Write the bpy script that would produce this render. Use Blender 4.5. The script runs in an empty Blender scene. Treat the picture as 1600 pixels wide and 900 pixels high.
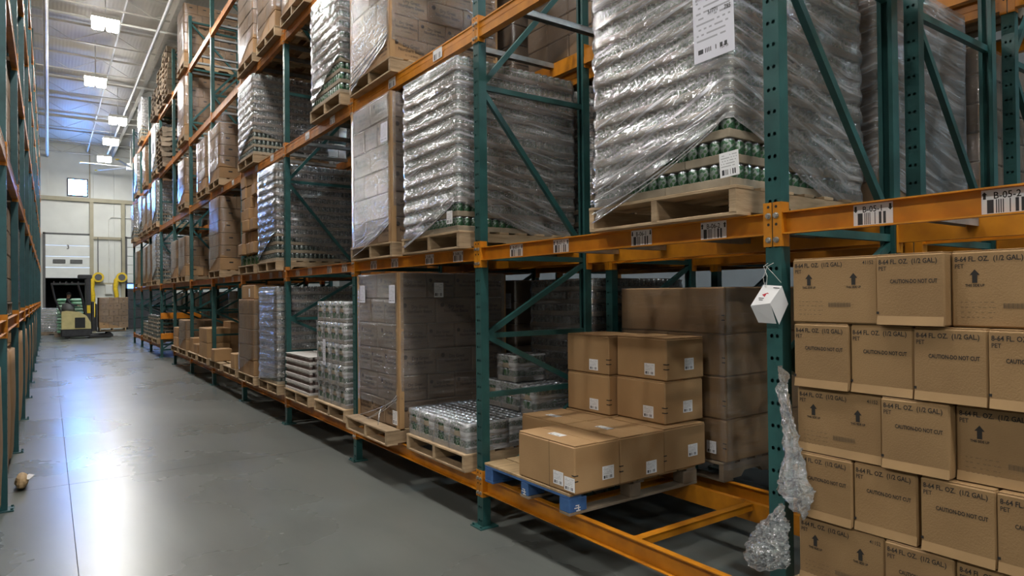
import bpy, math, random
from mathutils import Vector, Matrix, noise
random.seed(7)
scn = bpy.context.scene
col = scn.collection

# ------------------------------------------------------------------ camera
YAW, PIT, ROL, FPX, CAMH = 0.61202, 0.00831, 0.01008, 1030.9, 1.7788
Fw = Vector((math.sin(YAW)*math.cos(PIT), math.cos(YAW)*math.cos(PIT), math.sin(PIT)))
Rt = Vector((math.cos(YAW), -math.sin(YAW), 0)); Up = Rt.cross(Fw)
cr, sr = math.cos(ROL), math.sin(ROL)
R2, U2v = Rt*cr - Up*sr, Rt*sr + Up*cr
cd = bpy.data.cameras.new('camera'); cam = bpy.data.objects.new('camera', cd); col.objects.link(cam)
cd.sensor_width = 36; cd.lens = FPX*36/1600; cd.clip_start = .05; cd.clip_end = 300
m = Matrix.Identity(4)
for i in range(3): m[i][0], m[i][1], m[i][2] = R2[i], U2v[i], -Fw[i]
m[2][3] = CAMH
cam.matrix_world = m
scn.camera = cam
# ------------------------------------------------------------------ world, exposure, light strengths
w = bpy.data.worlds.new('world'); scn.world = w; w.use_nodes = True
bg = w.node_tree.nodes['Background']; bg.inputs[0].default_value = (.55, .7, 1, 1); bg.inputs[1].default_value = 1.0
LAMP = 400.0          # radiance of the high bay lamp lenses
WINDOW = 75.0         # daylight seen through the window panes
vs = scn.view_settings
vs.view_transform = 'Standard'; vs.look = 'None'; vs.gamma = 1; vs.use_curve_mapping = False
vs.exposure = 0.8
scn.cycles.max_bounces = 8; scn.cycles.diffuse_bounces = 4; scn.cycles.glossy_bounces = 3
scn.cycles.transmission_bounces = 4; scn.cycles.transparent_max_bounces = 20
scn.cycles.sample_clamp_indirect = 6; scn.cycles.caustics_reflective = False; scn.cycles.caustics_refractive = False

# ------------------------------------------------------------------ materials
MATS = {}
def nodes(name):
    mt = bpy.data.materials.new(name); mt.use_nodes = True
    nt = mt.node_tree; nt.nodes.clear(); MATS[name] = mt
    out = nt.nodes.new('ShaderNodeOutputMaterial')
    def N(t, **k):
        n = nt.nodes.new('ShaderNode'+t)
        for a, b in k.items():
            if a[0] == 'i' and a[1:].isdigit(): n.inputs[int(a[1:])].default_value = b
            else: setattr(n, a, b)
        return n
    L = nt.links.new
    return mt, N, L, out
def mk(name, c, rough=.5, metal=0., var=.15, scale=6., bump=0., rnd=0., stretch=(1,1,1), c2=None, bscale=None, spec=.5):
    mt, N, L, out = nodes(name)
    p = N('BsdfPrincipled'); L(p.outputs[0], out.inputs[0])
    p.inputs['Roughness'].default_value = rough; p.inputs['Metallic'].default_value = metal
    p.inputs['Specular IOR Level'].default_value = spec
    tc = N('TexCoord'); mp = N('Mapping'); mp.inputs['Scale'].default_value = stretch
    L(tc.outputs['Object'], mp.inputs[0])
    nz = N('TexNoise'); nz.inputs['Scale'].default_value = scale; nz.inputs['Detail'].default_value = 5
    oi = N('ObjectInfo')
    ad = N('VectorMath', operation='ADD'); L(mp.outputs[0], ad.inputs[0])
    mu = N('Math', operation='MULTIPLY', i1=37.); L(oi.outputs['Random'], mu.inputs[0]); L(mu.outputs[0], ad.inputs[1])
    L(ad.outputs[0], nz.inputs['Vector'])
    mx = N('Mix', data_type='RGBA')
    d = c2 or tuple(x*(1-var*1.6) for x in c)
    mx.inputs[6].default_value = (*c, 1); mx.inputs[7].default_value = (*d, 1)
    mr = N('MapRange'); mr.inputs[1].default_value = .35; mr.inputs[2].default_value = .7
    L(nz.outputs[0], mr.inputs[0]); L(mr.outputs[0], mx.inputs[0])
    last = mx.outputs[2]
    if rnd:
        hs = N('HueSaturation'); mr2 = N('MapRange'); mr2.inputs[3].default_value = 1-rnd; mr2.inputs[4].default_value = 1+rnd
        L(oi.outputs['Random'], mr2.inputs[0]); L(mr2.outputs[0], hs.inputs['Value']); L(last, hs.inputs['Color']); last = hs.outputs[0]
    L(last, p.inputs['Base Color'])
    if bump:
        n2 = N('TexNoise'); n2.inputs['Scale'].default_value = bscale or scale*4; n2.inputs['Detail'].default_value = 4
        L(ad.outputs[0], n2.inputs['Vector'])
        b = N('Bump'); b.inputs['Strength'].default_value = bump; b.inputs['Distance'].default_value = .01
        L(n2.outputs[0], b.inputs['Height']); L(b.outputs[0], p.inputs['Normal'])
    return mt
def emit(name, c, s):
    mt, N, L, out = nodes(name)
    e = N('Emission'); e.inputs[0].default_value = (*c, 1); e.inputs[1].default_value = s; L(e.outputs[0], out.inputs[0])
mk('teal', (.024, .096, .092), .36, .0, .25, 9, .06, .08, c2=(.017, .068, .067))
mk('teal_left', (.020, .085, .095), .4, .0, .25, 9, .06, .08, c2=(.012, .06, .068))
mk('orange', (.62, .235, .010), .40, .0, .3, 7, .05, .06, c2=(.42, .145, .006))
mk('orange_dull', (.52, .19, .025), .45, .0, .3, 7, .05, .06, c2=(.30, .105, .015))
mk('galv', (.42, .43, .43), .4, .6, .2, 12, .05)
mk('bolt', (.62, .61, .58), .3, .9, .2, 40)
mk('carton', (.37, .22, .105), .75, 0, .12, 5, .10, .17, c2=(.30, .175, .082), bscale=60)
mk('carton_plain', (.42, .255, .118), .72, 0, .12, 3, .14, .06, c2=(.35, .205, .092), bscale=140)
mk('carton_pet', (.30, .183, .080), .74, 0, .12, 3, .16, .08, c2=(.24, .142, .060), bscale=170)
mk('carton_light', (.37, .23, .105), .7, 0, .12, 4, .1)
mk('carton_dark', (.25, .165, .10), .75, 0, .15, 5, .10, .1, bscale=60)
mk('tray', (.36, .30, .22), .75, 0, .2, 9, .1, .12)
mk('tray_white', (.66, .64, .62), .6, 0, .15, 9, .05, .1)
mk('wood', (.46, .33, .20), .75, 0, .3, 5, .3, .25, stretch=(1, 1, 6), c2=(.29, .20, .115))
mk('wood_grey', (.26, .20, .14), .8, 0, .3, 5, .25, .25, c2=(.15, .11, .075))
mk('blue_paint', (.03, .09, .25), .6, 0, .3, 14, .2, .1, c2=(.05, .14, .33))
mk('plywood', (.48, .33, .17), .7, 0, .25, 4, .2, .1, stretch=(1, 6, 1))
mk('black_ink', (.018, .015, .012), .7, 0, .1)
mk('faint_ink', (.16, .105, .055), .75, 0, .1)
mk('brown_ink', (.05, .03, .018), .75, 0, .1)
mk('paper', (.72, .72, .74), .6, 0, .05, 8, .05)
mk('card_white', (.80, .79, .80), .5, 0, .05, 8)
mk('red_ink', (.55, .02, .04), .5, 0, .1)
mk('lid', (.55, .60, .66), .25, .85, .15, 20)
mk('dark_steel', (.045, .045, .05), .5, .3, .2, 8)
mk('rubber', (.02, .02, .02), .7, 0, .2, 8)
mk('cream', (.62, .52, .24), .45, 0, .12, 5, .0)
mk('yellow', (.80, .55, .02), .45, 0, .15, 8)
mk('sack_green', (.16, .42, .25), .55, 0, .35, 5, .3, .15, c2=(.50, .62, .50))
mk('cloth_black', (.018, .018, .022), .85, 0, .2, 20, .2)
mk('wall_white', (.62, .635, .60), .6, 0, .06, 1.2, .02)
mk('wall_grey', (.20, .20, .20), .7, 0, .1, 1)
mk('wall_cream', (.36, .33, .235), .6, 0, .08, 2)
mk('door_white', (.66, .68, .66), .5, 0, .06, 2)
mk('line_grey', (.10, .10, .10), .6, 0, .1)
mk('pipe_white', (.68, .68, .64), .5, .1, .1, 4)
mk('joist', (.46, .44, .39), .55, .1, .1, 4)
mk('string', (.75, .73, .68), .7)
mk('orange_bright', (.80, .27, .015), .45, 0, .15, 7)
mk('pink_tray', (.62, .52, .50), .6, 0, .2, 9, .05, .1)
mk('jar_dark', (.13, .09, .08), .3, 0, .3, 15)
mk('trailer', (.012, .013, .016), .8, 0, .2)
mk('red_paint', (.6, .06, .03), .5)
emit('lamp_light', (1, .965, .90), LAMP)
emit('lamp_side', (1, .97, .92), 42)
emit('fill_lamp_cool', (.62, .85, 1), LAMP*1.2)  # stronger bluish light for the added lamp row behind the racks
emit('daylight', (.13, .36, 1), WINDOW)
emit('blue_glow', (.10, .30, 1), 4)

def floor_mat():
    mt, N, L, out = nodes('concrete')
    p = N('BsdfPrincipled'); L(p.outputs[0], out.inputs[0])
    tc = N('TexCoord'); n1 = N('TexNoise'); n1.inputs['Scale'].default_value = .5; n1.inputs['Detail'].default_value = 5
    L(tc.outputs['Object'], n1.inputs['Vector'])
    mp = N('Mapping'); mp.inputs['Scale'].default_value = (1.6, .45, 1); mp.inputs['Rotation'].default_value = (0, 0, .12); L(tc.outputs['Object'], mp.inputs[0])
    n2 = N('TexNoise'); n2.inputs['Scale'].default_value = 3; n2.inputs['Detail'].default_value = 6; n2.inputs['Roughness'].default_value = .6; L(mp.outputs[0], n2.inputs['Vector'])
    a = N('Mix', data_type='RGBA'); a.inputs[6].default_value = (.10, .108, .104, 1); a.inputs[7].default_value = (.16, .168, .156, 1)
    L(n1.outputs[0], a.inputs[0])
    b = N('Mix', data_type='RGBA'); b.inputs[7].default_value = (.085, .092, .09, 1)
    r = N('MapRange'); r.inputs[1].default_value = .45; r.inputs[2].default_value = .85; r.inputs[4].default_value = .45; L(n2.outputs[0], r.inputs[0])
    L(r.outputs[0], b.inputs[0]); L(a.outputs[2], b.inputs[6]); L(b.outputs[2], p.inputs['Base Color'])
    r2 = N('MapRange'); r2.inputs[1].default_value = .3; r2.inputs[2].default_value = .75; r2.inputs[3].default_value = .24; r2.inputs[4].default_value = .34
    L(n1.outputs[0], r2.inputs[0]); L(r2.outputs[0], p.inputs['Roughness'])
floor_mat()
def deck_mat():
    mt, N, L, out = nodes('roof_deck')
    p = N('BsdfPrincipled'); L(p.outputs[0], out.inputs[0]); p.inputs['Roughness'].default_value = .5
    p.inputs['Base Color'].default_value = (.44, .415, .355, 1)
    tc = N('TexCoord'); wv = N('TexWave'); wv.bands_direction = 'X'; wv.inputs['Scale'].default_value = 3.2; L(tc.outputs['Object'], wv.inputs['Vector'])
    bp = N('Bump'); bp.inputs['Strength'].default_value = .15; bp.inputs['Distance'].default_value = .02; L(wv.outputs['Color'], bp.inputs['Height']); L(bp.outputs[0], p.inputs['Normal'])
deck_mat()
def can_mat(name, c1, c2, c3):
    mt, N, L, out = nodes(name)
    p = N('BsdfPrincipled'); L(p.outputs[0], out.inputs[0]); p.inputs['Roughness'].default_value = .3; p.inputs['Metallic'].default_value = .35
    tc = N('TexCoord'); n = N('TexNoise'); n.inputs['Scale'].default_value = 28; n.inputs['Detail'].default_value = 2
    L(tc.outputs['Object'], n.inputs['Vector'])
    r = N('ValToRGB'); e = r.color_ramp.elements; r.color_ramp.interpolation = 'CONSTANT'
    e[0].color = (*c1, 1); e[1].position = .5; e[1].color = (*c2, 1); x = e.new(.6); x.color = (*c3, 1)
    L(n.outputs[0], r.inputs[0]); L(r.outputs[0], p.inputs['Base Color'])
can_mat('can_green', (.035, .105, .05), (.22, .26, .24), (.06, .14, .06))
can_mat('can_grey', (.16, .18, .17), (.36, .38, .37), (.07, .12, .08))
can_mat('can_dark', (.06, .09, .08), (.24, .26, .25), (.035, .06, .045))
def film_mat(name, haze, gloss, tint, bump, sc, rough=.11):
    mt, N, L, out = nodes(name)
    uv = N('UVMap'); mp = N('Mapping'); mp.inputs['Rotation'].default_value = (0, 0, -.22); mp.inputs['Scale'].default_value = (1.5*sc, 26*sc, 1); L(uv.outputs[0], mp.inputs[0])
    n1 = N('TexNoise'); n1.inputs['Scale'].default_value = 1; n1.inputs['Detail'].default_value = 6; n1.inputs['Roughness'].default_value = .65; L(mp.outputs[0], n1.inputs['Vector'])
    n1.inputs['Distortion'].default_value = .6
    n2 = N('TexNoise'); n2.inputs['Scale'].default_value = 5*sc; n2.inputs['Detail'].default_value = 5; L(uv.outputs[0], n2.inputs['Vector']); n2.inputs['Distortion'].default_value = 1.2
    ml = N('Math', operation='MULTIPLY', i1=.3 if name != 'film_scrap' else 1.2); L(n2.outputs[0], ml.inputs[0]); ad = N('Math', operation='ADD'); L(n1.outputs[0], ad.inputs[0]); L(ml.outputs[0], ad.inputs[1])
    bp = N('Bump'); bp.inputs['Strength'].default_value = bump; bp.inputs['Distance'].default_value = .02; L(ad.outputs[0], bp.inputs['Height'])
    df0 = bp.outputs[0]
    tr = N('BsdfTransparent'); tr.inputs[0].default_value = (*tint, 1)
    df = N('BsdfDiffuse'); df.inputs[0].default_value = (.76, .76, .78, 1); L(df0, df.inputs['Normal'])
    gl = N('BsdfGlossy'); gl.inputs['Roughness'].default_value = rough; gl.inputs[0].default_value = (.9, .92, .95, 1); L(bp.outputs[0], gl.inputs['Normal'])
    m1 = N('MixShader'); m2 = N('MixShader')
    r = N('MapRange'); r.inputs[1].default_value = .46; r.inputs[2].default_value = .66; r.inputs[3].default_value = haze*.55; r.inputs[4].default_value = haze*2.6
    L(n1.outputs[0], r.inputs[0]); L(r.outputs[0], m1.inputs[0]); L(tr.outputs[0], m1.inputs[1]); L(df.outputs[0], m1.inputs[2])
    lw = N('LayerWeight'); lw.inputs[0].default_value = .35; L(bp.outputs[0], lw.inputs['Normal'])
    r2 = N('MapRange'); r2.inputs[3].default_value = gloss*.55; r2.inputs[4].default_value = min(.9, gloss*2.6); L(lw.outputs['Fresnel'], r2.inputs[0])
    L(r2.outputs[0], m2.inputs[0]); L(m1.outputs[0], m2.inputs[1]); L(gl.outputs[0], m2.inputs[2])
    L(m2.outputs[0], out.inputs[0])
film_mat('film', .22, .42, (.84, .84, .84), 1.0, 1)
film_mat('film_mid', .11, .42, (.86, .86, .86), 1.0, 1)
film_mat('film_clear', .04, .26, (.90, .90, .90), .9, 1)
film_mat('film_thin', .035, .18, (.93, .93, .93), .35, 1)
film_mat('film_case', .30, .22, (.90, .91, .90), .8, 2)
film_mat('film_scrap', .20, .95, (.94, .95, .97), 1.0, 3, .05)
film_mat('strand', .55, .30, (.95, .95, .96), .5, 1)
def print_mat(name, base, bars_lo, rows):
    """white sticker: a barcode band low down and rows of tiny broken print above (flat print)"""
    mt, N, L, out = nodes(name)
    p = N('BsdfPrincipled'); L(p.outputs[0], out.inputs[0]); p.inputs['Roughness'].default_value = .5
    uv = N('UVMap'); sx = N('SeparateXYZ'); L(uv.outputs[0], sx.inputs[0])
    def M(op, a, b=None):
        n = N('Math', operation=op)
        for i, x in enumerate((a, b)):
            if x is None: continue
            if isinstance(x, (int, float)): n.inputs[i].default_value = x
            else: L(x, n.inputs[i])
        return n.outputs[0]
    u, v = sx.outputs[0], sx.outputs[1]
    wn = N('TexWhiteNoise', noise_dimensions='1D'); L(M('FLOOR', M('MULTIPLY', u, 46)), wn.inputs['W'])
    bar = M('GREATER_THAN', wn.outputs[0], .5)
    inb = M('MULTIPLY', M('MULTIPLY', M('GREATER_THAN', v, bars_lo[0]), M('LESS_THAN', v, bars_lo[1])), M('MULTIPLY', M('GREATER_THAN', u, .1), M('LESS_THAN', u, .9)))
    ink = M('MULTIPLY', bar, inb)
    if rows:
        cb = N('CombineXYZ'); L(M('FLOOR', M('MULTIPLY', u, 15)), cb.inputs[0]); L(M('FLOOR', M('MULTIPLY', v, rows)), cb.inputs[1])
        w2 = N('TexWhiteNoise', noise_dimensions='2D'); L(cb.outputs[0], w2.inputs['Vector'])
        t = M('MULTIPLY', M('GREATER_THAN', w2.outputs[0], .35), M('GREATER_THAN', M('FRACT', M('MULTIPLY', v, rows)), .68))
        t = M('MULTIPLY', t, M('MULTIPLY', M('GREATER_THAN', v, bars_lo[1]+.06), M('LESS_THAN', v, .92)))
        t = M('MULTIPLY', t, M('MULTIPLY', M('GREATER_THAN', u, .08), M('LESS_THAN', u, .92)))
        ink = M('MAXIMUM', ink, M('MULTIPLY', t, .5))
    mx = N('Mix', data_type='RGBA'); mx.inputs[6].default_value = (*base, 1); mx.inputs[7].default_value = (.03, .03, .035, 1)
    L(ink, mx.inputs[0]); L(mx.outputs[2], p.inputs['Base Color'])
print_mat('sticker', (.82, .82, .84), (.08, .30), 9)
print_mat('sheet', (.66, .66, .74), (.10, .16), 14)
print_mat('placard', (.74, .74, .76), (.06, .60), 0)

# ------------------------------------------------------------------ mesh helpers
class MB:
    def __init__(s): s.v = []; s.f = []; s.m = []; s.uv = None
    def add(s, vs, fs, mi=0):
        o = len(s.v); s.v += vs; s.f += [tuple(i+o for i in f) for f in fs]; s.m += [mi]*len(fs) if isinstance(mi, int) else mi
        return s
    def box(s, x0, x1, y0, y1, z0, z1, mi=0):
        return s.add([(x0,y0,z0),(x1,y0,z0),(x1,y1,z0),(x0,y1,z0),(x0,y0,z1),(x1,y0,z1),(x1,y1,z1),(x0,y1,z1)],
                     [(0,3,2,1),(4,5,6,7),(0,1,5,4),(1,2,6,5),(2,3,7,6),(3,0,4,7)], mi)
    def cbox(s, x0, x1, y0, y1, z0, z1, c=.005, mi=0):
        X, Y, Z = (x0, x1), (y0, y1), (z0, z1); vs = []; ix = {}
        for a in (0, 1):
            for b in (0, 1):
                for d in (0, 1):
                    sx, sy, sz = (1-2*a)*c, (1-2*b)*c, (1-2*d)*c
                    for k in range(3):
                        ix[a, b, d, k] = len(vs)
                        vs.append((X[a]+(0 if k == 0 else sx), Y[b]+(0 if k == 1 else sy), Z[d]+(0 if k == 2 else sz)))
        fs = []
        for k in range(3):
            o1, o2 = (k+1) % 3, (k+2) % 3
            for a in (0, 1):
                def id_(p, q):
                    t = [0, 0, 0]; t[k] = a; t[o1] = p; t[o2] = q; return ix[t[0], t[1], t[2], k]
                q = [id_(0,0), id_(1,0), id_(1,1), id_(0,1)]
                fs.append(tuple(q if a else q[::-1]))
        for k in range(3):
            o1, o2 = (k+1) % 3, (k+2) % 3
            for p in (0, 1):
                for q in (0, 1):
                    def id2(e, face):
                        t = [0, 0, 0]; t[k] = e; t[o1] = p; t[o2] = q; return ix[t[0], t[1], t[2], face]
                    fs.append((id2(0, o1), id2(1, o1), id2(1, o2), id2(0, o2)))
        for a in (0, 1):
            for b in (0, 1):
                for d in (0, 1): fs.append(tuple(ix[a, b, d, k] for k in range(3)))
        return s.add(vs, fs, mi)
    def bar(s, p0, p1, wd, ht, up=(0, 0, 1), mi=0):
        p0, p1 = Vector(p0), Vector(p1); d = (p1-p0).normalized(); u = Vector(up)
        sd = d.cross(u); sd = sd.normalized() if sd.length > 1e-4 else Vector((1, 0, 0)); u = sd.cross(d)
        a, b = sd*wd/2, u*ht/2
        return s.add([tuple(q) for q in (p0-a-b, p0+a-b, p0+a+b, p0-a+b, p1-a-b, p1+a-b, p1+a+b, p1-a+b)],
                     [(0,3,2,1),(4,5,6,7),(0,1,5,4),(1,2,6,5),(2,3,7,6),(3,0,4,7)], mi)
    def tube(s, pts, r, n=8, mi=0, cap=True):
        pts = [Vector(p) for p in pts]; rs = r if isinstance(r, (list, tuple)) else [r]*len(pts); o = len(s.v); prev = None
        for i, p in enumerate(pts):
            d = (pts[min(i+1, len(pts)-1)]-pts[max(i-1, 0)]).normalized()
            a = prev if prev else (Vector((0, 0, 1)) if abs(d.z) < .9 else Vector((1, 0, 0)))
            b = d.cross(a).normalized(); a = b.cross(d).normalized(); prev = a
            for k in range(n):
                t = 2*math.pi*k/n; s.v.append(tuple(p+(a*math.cos(t)+b*math.sin(t))*rs[i]))
        for i in range(len(pts)-1):
            for k in range(n):
                s.f.append((o+i*n+k, o+i*n+(k+1) % n, o+(i+1)*n+(k+1) % n, o+(i+1)*n+k)); s.m.append(mi)
        if cap:
            s.f.append(tuple(o+k for k in range(n))[::-1]); s.f.append(tuple(o+(len(pts)-1)*n+k for k in range(n))); s.m += [mi, mi]
        return s
    def grid(s, P, nu, nv, close=False, mi=0, uv=None):
        """P(i,j) -> point for i in range(nu), j in range(nv)"""
        o = len(s.v)
        for i in range(nu):
            for j in range(nv): s.v.append(tuple(P(i, j)))
        U = s.uv if s.uv is not None else []
        for i in range(nu if close else nu-1):
            for j in range(nv-1):
                a, b = i, (i+1) % nu
                s.f.append((o+a*nv+j, o+b*nv+j, o+b*nv+j+1, o+a*nv+j+1)); s.m.append(mi)
                if uv: U += [uv(i, j), uv(i+1, j), uv(i+1, j+1), uv(i, j+1)]
        s.uv = U
        return s
    def mesh(s, name, *mats, smooth=False):
        me = bpy.data.meshes.new(name); me.from_pydata(s.v, [], s.f)
        for x in mats: me.materials.append(MATS[x])
        if len(mats) > 1: me.polygons.foreach_set('material_index', s.m)
        if smooth: me.polygons.foreach_set('use_smooth', [True]*len(s.f))
        if s.uv:
            ul = me.uv_layers.new(name='UVMap'); ul.data.foreach_set('uv', [c for p in s.uv for c in p])
        me.update(); return me
def obj(name, me, parent=None, loc=(0, 0, 0), rot=None, scale=None):
    o = bpy.data.objects.new(name, me); col.objects.link(o)
    o.location = loc
    if rot: o.rotation_euler = rot
    if scale: o.scale = scale
    if parent: o.parent = parent
    return o
def tag(o, label, cat, group=None):
    o['label'] = label; o['category'] = cat
    if group: o['group'] = group
    return o
def thing(name, label, cat, loc=(0, 0, 0), group=None, rz=0):
    return tag(obj(name, None, None, loc, (0, 0, rz) if rz else None), label, cat, group)
def struct(name, me, loc=(0, 0, 0), parent=None):
    o = obj(name, me, parent, loc)
    if not parent: o['kind'] = 'structure'
    return o
def stuff(o): o['kind'] = 'stuff'; return o
ORD = ['first', 'second', 'third', 'fourth', 'fifth', 'sixth', 'seventh', 'eighth', 'ninth', 'tenth', 'eleventh', 'twelfth', 'thirteenth', 'fourteenth']
ROTX = Matrix(((0, 0, -1), (-1, 0, 0), (0, 1, 0))).to_euler()     # text on a face that looks towards -x
ROTY = (math.pi/2, 0, 0)                                          # text on a face that looks towards -y
_tx = {}
def text_mesh(body, size, mat='black_ink', bold=.012, align='LEFT', sx=.82):
    k = (body, size, mat, bold, align, sx)
    if k in _tx: return _tx[k]
    c = bpy.data.curves.new('lettering', 'FONT'); c.body = body; c.size = size; c.offset = bold*size; c.align_x = align; c.resolution_u = 2; c.space_line = .95
    t = bpy.data.objects.new('lettering', c); col.objects.link(t)
    dg = bpy.context.evaluated_depsgraph_get(); me = bpy.data.meshes.new_from_object(t.evaluated_get(dg))
    bpy.data.objects.remove(t); bpy.data.curves.remove(c)
    for v in me.vertices: v.co.x *= sx
    me.materials.clear(); me.materials.append(MATS[mat]); me.name = 'lettering'
    _tx[k] = me; return me
def merge_text(name, items, mats):
    """items: (mesh, dx, dy, material index) joined in one flat sheet of print"""
    b = MB()
    for me, dx, dy, mi in items:
        b.add([(v.co.x+dx, v.co.y+dy, v.co.z) for v in me.vertices], [tuple(p.vertices) for p in me.polygons], mi)
    return b.mesh(name, *mats)
def flat(pts):
    me = bpy.data.meshes.new('shape'); me.from_pydata([(x, y, 0) for x, y in pts], [], [tuple(range(len(pts)))]); return me
def rect(w_, h_): return flat([(0, 0), (w_, 0), (w_, h_), (0, h_)])
ARROW = [(-.008, 0), (.008, 0), (.008, .028), (.016, .028), (0, .048), (-.016, .028), (-.008, .028)]
UNIT = {}
def card_mesh(mat, t=.0012):
    """unit card 1 x 1, thickness t: face on +z with UV"""
    if mat in UNIT: return UNIT[mat]
    b = MB(); b.grid(lambda i, j: (i-.5, j-.5, 0), 2, 2, uv=lambda i, j: (i, j))
    b.v += [(-.5, -.5, -t), (.5, -.5, -t), (.5, .5, -t), (-.5, .5, -t)]
    fs = [(4, 5, 2, 0), (5, 6, 3, 2), (6, 7, 1, 3), (7, 4, 0, 1), (7, 6, 5, 4)]
    for f in fs: b.f.append(f); b.m.append(0); b.uv += [(.01, .99)]*4
    UNIT[mat] = b.mesh('card', mat); return UNIT[mat]
def card(name, mat, parent, loc, w_, h_, face='x', tilt=0):
    o = obj(name, card_mesh(mat), parent, loc, ROTX if face == 'x' else ROTY if face == 'y' else (0, 0, -math.pi/2) if face == 'z' else face, (w_, h_, 1))
    if tilt: o.rotation_euler.rotate_axis('Z', tilt)
    return o

# ------------------------------------------------------------------ the building
WY = 43.0; CZ = 10.2
XL, XR, YB = -9.5, 16.0, -20.0
base = struct('floor', MB().box(XL-.3, XR+.3, YB-.3, WY+6, -.3, -.02).mesh('floor', 'line_grey'))
jx = [XL]+[.15+5.2*i for i in range(-1, 4)]+[XR]; jy = [YB]+[7.6+6.1*i for i in range(-4, 6)]+[WY]
for i in range(len(jx)-1):
    for j in range(len(jy)-1):
        if jx[i+1]-jx[i] < .3 or jy[j+1]-jy[j] < .3: continue
        struct('floor_slab', MB().box(jx[i]+.0025, jx[i+1]-.0025, jy[j]+.0025, jy[j+1]-.0025, -.02, 0).mesh('floor_slab', 'concrete'), parent=base)
ceil = struct('ceiling', MB().box(XL-.3, XR+.3, YB-.3, WY+.3, CZ, CZ+.2).mesh('ceiling', 'roof_deck'))
struct('wall_left', MB().box(XL-.3, XL, YB, WY, 0, CZ).mesh('wall', 'wall_grey'))
struct('wall_right', MB().box(XR, XR+.3, YB, WY, 0, CZ).mesh('wall', 'wall_grey'))
struct('wall_front', MB().box(XL-.3, XR+.3, YB-.3, YB, 0, CZ).mesh('wall', 'wall_white'))
wb = MB()
DX0, DX1, DZ = -.15, 1.87, 2.84     # open dock opening
WX0, WX1, WZ0, WZ1 = .89, 1.72, 7.37, 8.22
wb.box(XL, DX0, WY, WY+.3, 0, CZ); wb.box(DX1, XR, WY, WY+.3, 0, 7.2); wb.box(DX0, DX1, WY, WY+.3, DZ+2.3, 7.2)
wb.box(DX0, WX0, WY, WY+.3, 7.2, CZ); wb.box(WX1, XR, WY, WY+.3, 7.2, CZ)
wb.box(WX0, WX1, WY, WY+.3, 7.2, WZ0); wb.box(WX0, WX1, WY, WY+.3, WZ1, CZ)
wall = struct('wall_back', wb.mesh('wall_back', 'wall_white'))
x = -6.0
while x < 12:                      # upright insulated wall panels above the rail
    a, b_ = x+.01, x+.99
    if not (a < WX1 and b_ > WX0): struct('wall_panel', MB().cbox(a, b_, WY-.03, WY, 7.25, CZ-.02, .008).mesh('wall_panel', 'wall_white'), parent=wall)
    if a > DX1+.1: struct('wall_panel', MB().cbox(a, b_, WY-.03, WY, .02, 7.02, .008).mesh('wall_panel', 'wall_white'), parent=wall)
    x += 1.0
for i, (a, b_, c, d) in enumerate(((-6, 12, 7.03, 7.24),)):
    struct('trim_1', MB().box(a, b_, WY-.16, WY-.03, c, d).mesh('rail', 'wall_cream'))
for i, xx in enumerate((-2.2, 1.93, 3.42, 8.0)):
    struct('trim_%d' % (i+2), MB().box(xx-.09, xx+.09, WY-.2, WY-.03, 0, 7.03).mesh('wall_post', 'wall_cream'))
struct('trim_6', MB().box(2.02, 3.33, WY-.14, WY-.03, 5.0, 5.14).box(2.02, 3.33, WY-.14, WY-.03, 2.5, 2.6).mesh('rail', 'wall_cream'))
for i, xx in enumerate((1.15, 1.86)):
    struct('trim_%d' % (i+7), MB().box(xx-.03, xx+.03, WY-.06, WY-.03, 7.25, CZ).mesh('wall_strip', 'wall_cream')) if xx > 1.8 else None
win = struct('window_1', MB().box(WX0-.06, WX1+.06, WY-.07, WY+.02, WZ0-.06, WZ0).box(WX0-.06, WX1+.06, WY-.07, WY+.02, WZ1, WZ1+.06)
             .box(WX0-.06, WX0, WY-.07, WY+.02, WZ0, WZ1).box(WX1, WX1+.06, WY-.07, WY+.02, WZ0, WZ1).mesh('window_frame', 'dark_steel'))
struct('window_pane', MB().box(WX0, WX1, WY+.02, WY+.04, WZ0, WZ1).mesh('pane', 'daylight'), parent=win)
def dock_door(n, x0, x1, z0, z1, sections, mat, lites):
    d = struct('door_%d' % n, MB().box(x0-.1, x0, WY-.12, WY-.03, 0, z1+.1).box(x1, x1+.1, WY-.12, WY-.03, 0, z1+.1).box(x0-.1, x1+.1, WY-.12, WY-.03, z1, z1+.08).mesh('door_frame', 'line_grey'))
    hgt = (z1-z0)/sections
    for i in range(sections):
        p = struct('door_panel', MB().cbox(x0, x1, WY-.1, WY-.04, z0+i*hgt+.012, z0+(i+1)*hgt-.012, .01).mesh('door_panel', mat), parent=d)
        if i == lites:
            for q in (.3, .68):
                a = x0+(x1-x0)*q
                struct('door_lite', MB().cbox(a-.28, a+.28, WY-.115, WY-.1, z0+(i+.35)*hgt, z0+(i+.72)*hgt, .02).mesh('door_lite', 'line_grey'), parent=p)
    return d
d1 = dock_door(1, DX0, DX1, DZ, 5.2, 4, 'door_white', 1)
obj('door_number', text_mesh('3', .32, 'black_ink', .02, 'CENTER'), d1, (.85, WY-.108, 4.42), ROTY)
dock_door(2, 3.62, 5.9, 2.6, 5.1, 5, 'door_white', 9)
d3 = struct('window_2', MB().box(3.62, 5.9, WY-.11, WY-.05, 2.2, 2.28).box(3.62, 5.9, WY-.11, WY-.05, 2.52, 2.58).mesh('window_frame', 'dark_steel'))
struct('window_pane', MB().box(3.62, 5.9, WY-.09, WY-.06, 2.28, 2.52).mesh('pane', 'blue_glow'), parent=d3)
dock_door(3, 3.62, 5.9, .02, 2.18, 4, 'dark_steel', 9)
tr = thing('trailer_body', 'dark truck trailer interior seen through the open dock door', 'trailer', (.86, WY+.3, 0))
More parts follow.
